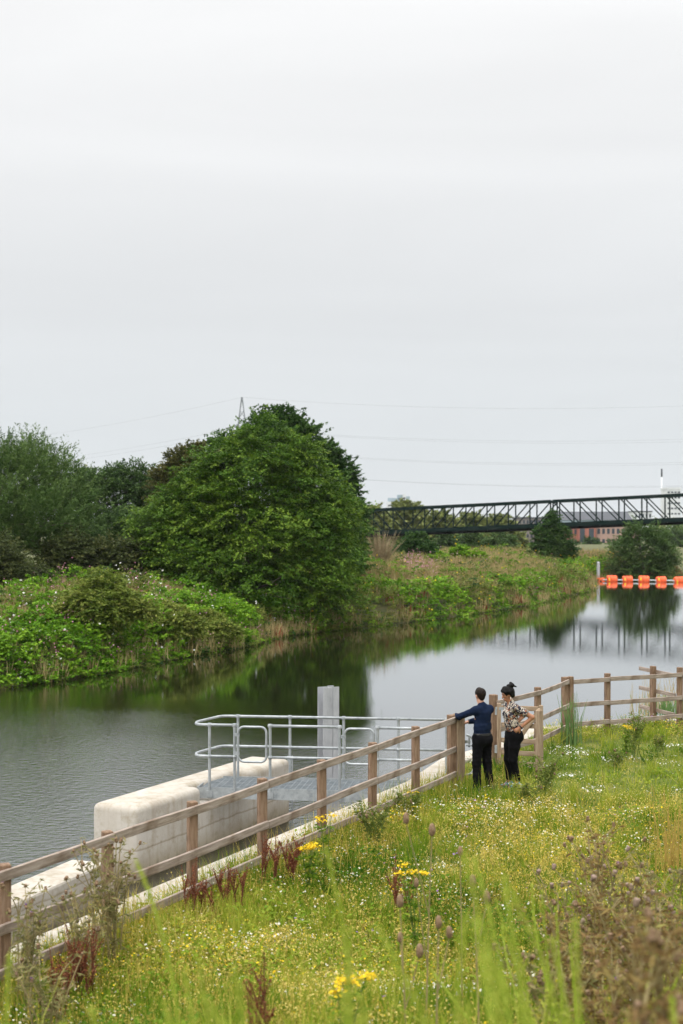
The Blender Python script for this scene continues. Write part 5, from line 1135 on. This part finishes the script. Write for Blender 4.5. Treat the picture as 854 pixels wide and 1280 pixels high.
def pattern_mat(name, stops, scale, rough=.8):
    m, nt, out = newmat(name); tc = N(nt, 'ShaderNodeTexCoord'); mp = N(nt, 'ShaderNodeMapping'); nt.links.new(tc.outputs['Object'], mp.inputs[0])
    no = N(nt, 'ShaderNodeTexNoise'); no.inputs['Scale'].default_value = scale*.6; no.inputs['Detail'].default_value = 2
    nt.links.new(mp.outputs[0], no.inputs[0]); mx = N(nt, 'ShaderNodeMix', data_type='RGBA'); mx.inputs[0].default_value = .12
    nt.links.new(mp.outputs[0], mx.inputs[6]); nt.links.new(no.outputs['Color'], mx.inputs[7])
    v = N(nt, 'ShaderNodeTexVoronoi'); v.inputs['Scale'].default_value = scale; nt.links.new(mx.outputs[2], v.inputs[0])
    sp = N(nt, 'ShaderNodeSeparateColor'); nt.links.new(v.outputs['Color'], sp.inputs[0])
    r = ramp(nt, stops, sp.outputs[0]); r.color_ramp.interpolation = 'CONSTANT'
    p = N(nt, 'ShaderNodeBsdfPrincipled'); p.inputs['Roughness'].default_value = rough; p.inputs['Specular IOR Level'].default_value = .2
    nt.links.new(r.outputs[0], p.inputs['Base Color']); nt.links.new(p.outputs[0], out.inputs[0]); return m
M['floral'] = pattern_mat('floral_print', [(0,(.015,.015,.025)),(.40,(.50,.43,.34)),(.62,(.30,.12,.06)),(.72,(.52,.48,.42)),(.86,(.05,.05,.07))], 40)
M['trainer'] = pattern_mat('multicolour_print', [(0,(.03,.05,.16)),(.25,(.55,.07,.20)),(.45,(.08,.38,.50)),(.65,(.04,.04,.06)),(.8,(.55,.62,.68)),(.92,(.06,.25,.5))], 42)
M['strap'] = surf_mat('watch_strap', [(.01,.01,.01),(.02,.02,.02)], 9, (1,1,1), .5, 0); M['pearl'] = surf_mat('pale_earring', [(.6,.55,.48),(.75,.7,.62)], 9, (1,1,1), .3, 0)

def hand(S, wr_, dirv_, palm_n, r=.011, curl=.35, side=1, k=.008):
    """palm, four unequal bent fingers and a thumb leaving the side of the palm"""
    d = unit(np.array(dirv_, float)); n = unit(np.array(palm_n, float)-d*np.dot(palm_n, d)); s = np.cross(d, n)*side; w0 = np.array(wr_, float)
    S.cone(w0, w0+d*.075, .022, .026, k=.012, wide=s, f=1.55)
    for i, (o, L) in enumerate(((-.030,.066),(-.010,.078),(.011,.073),(.031,.056))):
        a = w0+d*.088+s*o; b = a+unit(d+n*curl*.6)*L*.5; c = b+unit(d+n*curl*1.8)*L*.45
        S.chain([w0+d*.06+s*o*.9, a, b, c], [.0105,.0105,.0095,.008], k=.004)
    a = w0+d*.02-s*.026; b = a+unit(d*.6-s*.8+n*.3)*.04; c = b+unit(d*.9-s*.2+n*.5)*.034; S.chain([a,b,c], [.013,.0115,.009], k=.007)

def head(S, c, f, r=1., jaw=1.):
    """skull, jaw, nose, ears and neck-side of a head whose face looks along f"""
    f = unit(np.array(f, float)); up = unit(np.array([0,0,1.])-f*f[2]); s = np.cross(f, up); c = np.array(c, float); q = lambda x, y, z: c+s*x+f*y+up*z
    S.cone(q(0,-.02,.035), q(0,.012,.03), .083*r, .078*r, k=.02, wide=s, f=.93)
    S.cone(q(0,.03,-.01), q(0,.050,-.075), .062*r, .040*r*jaw, k=.03, wide=s, f=1.05)
    S.cone(q(0,.088,.022), q(0,.108,-.018), .010, .0155, k=.012)
    for x in (-1,1):
        S.cone(q(.078*x,-.004,.012), q(.076*x,.0,-.028), .017, .012, k=.008, wide=s, f=.5)
        S.cone(q(.032*x,.089,.026), q(.032*x,.092,.026), .013, .013, k=.012, sub=True)
        S.cone(q(.032*x,.076,.026), q(.032*x,.077,.026), .0125, .0125, k=.003)
        S.cone(q(.050*x,.083,.042), q(.016*x,.095,.042), .007, .007, k=.010)
    S.cone(q(-.02,.089,-.052), q(.02,.089,-.052), .0085, .0085, k=.006); S.cone(q(-.017,.086,-.066), q(.017,.086,-.066), .0095, .0095, k=.008)
    return q

# ---- the man, back to us, leaning on the gate post
mo = np.array([2.345,23.72]); mo = np.array([mo[0],mo[1],float(near_h(mo[0:1],mo[1:2])[0])+.0])
man = empty('person', mo, 'person in navy shirt and black trousers, back to us, leaning on the gate post', 'person')
a = math.radians(34); rt_ = np.array([math.cos(a),math.sin(a),0]); fw = np.array([-math.sin(a),math.cos(a),0])
T_ = lambda x, y, z: rt_*x+fw*y+np.array([0,0,z])
fh = unit(np.array([-.42,.9,-.12]))
LS, RS = T_(-.158,-.01,1.405), T_(.158,-.01,1.405); LE = np.array([-.385,.06,1.275]); LH = np.array([-.43,.29,1.275]); RE = T_(.13,.24,1.19); RH = np.array([-.215,.235,1.165])
HPl, HPr = T_(-.088,0,.93), T_(.088,0,.93); KNl, KNr = T_(-.105,.015,.50), T_(.115,.01,.50); ANl, ANr = T_(-.125,-.02,.095), T_(.145,-.04,.095)
hc = T_(-.008,.035,1.635)
S = SDF((-.62,-.42,-.02),(.5,.6,1.85),.0085)
S.cone(T_(0,0,.95),T_(0,-.01,1.10),.105,.098,k=.05,wide=rt_,f=1.45); S.cone(T_(0,-.01,1.10),T_(0,-.015,1.34),.098,.112,k=.05,wide=rt_,f=1.45)
S.cone(LS,RS,.062,.062,k=.05); S.cone(T_(0,-.005,1.42),hc-[0,0,.08],.062,.056,k=.035)
q_ = head(S, hc, fh)
for A_, E_, W_ in ((LS,LE,LH),(RS,RE,RH)): S.chain([A_,E_,W_],[.046,.036,.027],k=.015)
for h_, k_, n_, t_ in ((HPl,KNl,ANl,-1),(HPr,KNr,ANr,1)):
    S.chain([h_,k_,n_],[.085,.058,.040],k=.03); S.cone(n_-[0,0,.045],n_+fw*.15+rt_*.02*t_-[0,0,.06],.04,.032,k=.02)
hand(S, LH, LH-LE+[0,.02,-.04], np.array([0,0,-1.]), side=-1); hand(S, RH, RH-RE+[0,0,-.02], np.array([0,0,-1.]), side=1)
fig('body', S, M['skin_fair'], man, mo)
S = SDF((-.62,-.42,.8),(.5,.6,1.6),.0085)                      # shirt
S.cone(T_(0,0,.965),T_(0,-.012,1.12),.112,.108,k=.05,wide=rt_,f=1.48,wr=.0035); S.cone(T_(0,-.012,1.12),T_(0,-.018,1.34),.105,.114,k=.05,wide=rt_,f=1.42,wr=.003)
S.cone(LS,RS,.066,.066,k=.05); S.chain([LS,LE,LH-unit(LH-LE)*.035],[.064,.053,.043],k=.03,wr=.003); S.chain([RS,RE,RH-unit(RH-RE)*.04],[.066,.060,.045],k=.03,wr=.003)
S.cone(T_(0,-.004,1.44),T_(-.003,.008,1.485),.070,.064,k=.03)
for x in (-1,1): S.cone(T_(.03*x,-.02,1.455),T_(.13*x,-.015,1.405),.055,.062,k=.05)
S.cone(T_(0,-.012,1.45),T_(0,-.008,1.468),.074,.071,k=.012)
S.cut(.965, False)
fig('shirt', S, M['navy'], man, mo)
S = SDF((-.62,-.42,.0),(.5,.6,1.1),.0085)                      # trousers
S.cone(T_(0,-.012,.90),T_(0,0,.975),.118,.108,k=.05,wide=rt_,f=1.42); S.cone(T_(-.07,-.045,.88),T_(-.07,-.045,.90),.095,.095,k=.05); S.cone(T_(.07,-.045,.88),T_(.07,-.045,.90),.095,.095,k=.05)
for h_, k_, n_ in ((HPl,KNl,ANl),(HPr,KNr,ANr)): S.chain([h_,k_,n_-[0,0,.035]],[.103,.076,.066],k=.035,wr=.004)
S.cut(1.0)
fig('trousers', S, M['black'], man, mo)
m = MB()
bp = [T_(.166*math.cos(t),.118*math.sin(t)-.004,.992) for t in np.linspace(0,2*PI,40)]
for dz in (-.012,.0,.012): m.tube([p+[0,0,dz] for p in bp], .0085, 6, caps=False)
b_ = m.build('belt', M['leather'], None, (0,0,0)); b_.parent = man
for n_, t_, sg in ((ANl,-1,'l'),(ANr,1,'r')):
    S = SDF(n_-[.2,.2,.12],n_+[.2,.34,.1],.008); S.cone(n_-[0,0,.052]-fw*.055,n_+fw*.12+rt_*.02*t_-[0,0,.06],.045,.042,k=.02); S.cone(n_+[0,0,-.02]-fw*.01,n_+fw*.02-[0,0,.03],.05,.045,k=.03); S.cone(n_-[0,0,.105]-fw*.1,n_-[0,0,.105]+fw*.2,.012,.012,k=.01,sub=True)
    fig('shoe', S, M['leather'], man, mo)
S = SDF(hc-[.16,.16,.16],hc+[.16,.16,.18],.006)                # short dark hair
S.cone(q_(0,-.026,.052),q_(0,.018,.058),.088,.082,k=.02,wide=np.cross(fh,[0,0,1]),f=.98); S.cone(q_(0,-.04,.005),q_(0,-.045,-.022),.064,.054,k=.03); S.cone(q_(0,.06,.092),q_(0,.03,.10),.035,.05,k=.03)
S.cone(q_(0,.105,.0),q_(0,.085,-.09),.078,.085,k=.012,sub=True)
fig('hair', S, M['hairbrown'], man, mo)
m = MB(); wv_ = unit(RH-RE); c_ = RH-wv_*.01; s1 = unit(np.cross(wv_,[0,0,1.])); s2 = np.cross(wv_,s1)
m.tube([c_+s1*.036*math.cos(t)+s2*.033*math.sin(t) for t in np.linspace(0,2*PI,20)], .011, 6, caps=False); b_ = m.build('watch', M['strap'], None, (0,0,0)); b_.parent = man

# ---- the woman, in profile, hand on hip
wo_ = np.array([2.90,24.12]); wo_ = np.array([wo_[0],wo_[1],float(near_h(wo_[0:1],wo_[1:2])[0])])
wm = empty('person', wo_, 'person with black hair bun and patterned short sleeved shirt, hand on hip, facing left', 'person')
fw = unit(np.array([-1,-.28,0])); rt_ = np.array([fw[1],-fw[0],0])     # her right hand lies away from us
T_ = lambda x, y, z: rt_*x+fw*y+np.array([0,0,z])
fh = unit(np.array([-1,-.30,-.36])); hc = T_(.0,.085,1.60)
LS, RS = T_(-.15,.02,1.395), T_(.15,.03,1.395); LE = np.array([.315,-.17,1.235]); LH = np.array([.105,-.175,1.055]); RE = np.array([.22,.30,1.2]); RH = np.array([.06,.20,1.05])
HPl, HPr = T_(-.085,-.02,.92), T_(.085,-.01,.92); KNl, KNr = T_(-.07,.02,.50), T_(.075,.05,.50); ANl, ANr = T_(-.075,-.055,.095), T_(.075,.03,.095)
S = SDF((-.42,-.45,-.02),(.5,.5,1.9),.0085)
S.cone(T_(0,-.01,.93),T_(0,.015,1.10),.105,.086,k=.05,wide=rt_,f=1.42); S.cone(T_(0,.015,1.10),T_(0,.02,1.31),.086,.100,k=.05,wide=rt_,f=1.42)
S.cone(LS,RS,.054,.054,k=.05); S.cone(T_(0,.03,1.40),hc+fh*-.02-[0,0,.07],.052,.048,k=.03)
q_ = head(S, hc, fh, .97, .9)
for A_, E_, W_ in ((LS,LE,LH),(RS,RE,RH)): S.chain([A_,E_,W_],[.047,.038,.026],k=.02)
S.cone(LS*.45+LE*.55,LS*.4+LE*.6,.047,.047,k=.03)
for h_, k_, n_, t_ in ((HPl,KNl,ANl,-1),(HPr,KNr,ANr,1)):
    S.chain([h_,k_,n_],[.088,.056,.036],k=.03); S.cone(n_-[0,0,.045],n_+fw*.14+rt_*.015*t_-[0,0,.06],.036,.03,k=.02)
hand(S, LH, np.array([-.55,.12,-.38]), np.array([.2,.8,-.2]), side=-1, curl=.5); hand(S, RH, np.array([-.5,-.15,-.4]), np.array([.2,-.8,-.2]), curl=.5)
fq = q_
def face_mi(C):
    mi = np.zeros(len(C), np.int32)
    for x in (-1,1):
        mi[np.linalg.norm(C-fq(.032*x,.088,.026),axis=1) < .012] = 1
        mi[np.linalg.norm((C-fq(.033*x,.094,.046)),axis=1) < .011] = 1
    d = C-fq(0,.095,-.058); mi[(np.linalg.norm(d,axis=1) < .021) & (np.abs(d[:,2]) < .014)] = 2
    return mi
fig('body', S, [M['skin_brown'],M['eye'],M['lip']], wm, wo_, mi=face_mi)
S = SDF((-.42,-.45,.8),(.5,.5,1.6),.0085)
S.cone(T_(0,.0,1.0),T_(0,.018,1.12),.110,.104,k=.05,wide=rt_,f=1.40,wr=.004); S.cone(T_(0,.018,1.12),T_(0,.02,1.31),.104,.114,k=.05,wide=rt_,f=1.38,wr=.003)
for x in (-.075,.075): S.cone(T_(x,.085,1.265),T_(x,.08,1.25),.066,.066,k=.05)
S.cone(LS,RS,.064,.064,k=.05)
for A_, E_ in ((LS,LE),(RS,RE)): S.cone(A_,A_*.42+E_*.58,.066,.070,k=.03,wr=.003); S.cone(A_*.40+E_*.60,A_*.25+E_*.75,.055,.055,k=.008,sub=True)
S.cone(T_(0,.02,1.43),T_(0,.035,1.47),.062,.060,k=.02); S.cut(.985, False)
S.cone(T_(0,.14,1.43),T_(0,.11,1.36),.045,.02,k=.015,sub=True)
fig('shirt', S, M['floral'], wm, wo_)
S = SDF((-.42,-.45,.0),(.5,.5,1.15),.0085)
S.cone(T_(0,-.015,.90),T_(0,.004,1.03),.122,.100,k=.05,wide=rt_,f=1.36); 
for x in (-.07,.07): S.cone(T_(x,-.075,.885),T_(x,-.07,.92),.098,.09,k=.05)
for h_, k_, n_ in ((HPl,KNl,ANl),(HPr,KNr,ANr)): S.chain([h_,h_*.55+k_*.45,k_,n_+[0,0,.085]],[.108,.094,.072,.056],k=.035,wr=.003)
S.cut(1.03)
fig('trousers', S, M['black'], wm, wo_)
for n_, t_ in ((ANl,-1),(ANr,1)):
    S = SDF(n_-[.3,.22,.12],n_+[.2,.22,.12],.008); S.cone(n_-[0,0,.05]-fw*.055,n_+fw*.12+rt_*.015*t_-[0,0,.058],.046,.040,k=.02); S.cone(n_+[0,0,-.01]-fw*.01,n_+fw*.03-[0,0,.02],.050,.044,k=.03); S.cone(n_-[0,0,.108]-fw*.1,n_-[0,0,.108]+fw*.2,.012,.012,k=.01,sub=True)
    s_ = fig('trainer', S, M['trainer'], wm, wo_)
S = SDF(hc-[.2,.2,.18],hc+[.24,.2,.24],.006)
sw = np.cross(fh,[0,0,1]); S.cone(q_(0,-.032,.045),q_(0,.014,.056),.096,.088,k=.02,wide=sw,f=.97,wr=.006); S.cone(q_(0,-.07,.0),q_(0,-.075,-.04),.060,.045,k=.03); S.cone(q_(0,.055,.085),q_(0,.02,.105),.036,.05,k=.03)
for x in (-1,1): S.cone(q_(.068*x,-.01,.045),q_(.07*x,-.025,-.02),.03,.022,k=.02)
S.cone(q_(0,.125,.0),q_(0,.085,-.10),.085,.085,k=.012,sub=True)
S.cone(q_(0,-.085,.115),q_(.0,-.115,.13),.056,.050,k=.010,wr=.010); S.cone(q_(0,-.14,.11),q_(0,-.185,.07),.022,.010,k=.012,wr=.004)
fig('hair', S, M['hairblack'], wm, wo_)
m = MB(); wv_ = unit(LH-LE); c_ = LH-wv_*.02; s1 = unit(np.cross(wv_,[0,0,1.])); s2 = np.cross(wv_,s1)
m.tube([c_+s1*.034*math.cos(t)+s2*.031*math.sin(t) for t in np.linspace(0,2*PI,20)], .012, 6, caps=False); b_ = m.build('watch', M['strap'], None, (0,0,0)); b_.parent = wm
m = MB(); e_ = q_(-.083,-.004,-.035); m.lathe([(.003,.0),(.008,-.012),(.011,-.03),(.006,-.045)], e_, 8); b_ = m.build('earring', M['pearl'], None, (0,0,0)); b_.parent = wm

man.scale = (.98,.98,.975)
# ------------------------------------------------------------------ damp summer air
m, nt, out = newmat('hazy_air')
pv = N(nt, 'ShaderNodeVolumePrincipled'); pv.inputs['Color'].default_value = (.93,.96,1,1); pv.inputs['Density'].default_value = .00008; pv.inputs['Anisotropy'].default_value = .2
nt.links.new(pv.outputs[0], out.inputs['Volume'])
hb = MB(); hb.box((-4200,-120,-8),(4200,6200,58)); ho = hb.build('haze', m); tag(ho, 'thin pale haze in the air over the river', 'haze', kind='stuff')
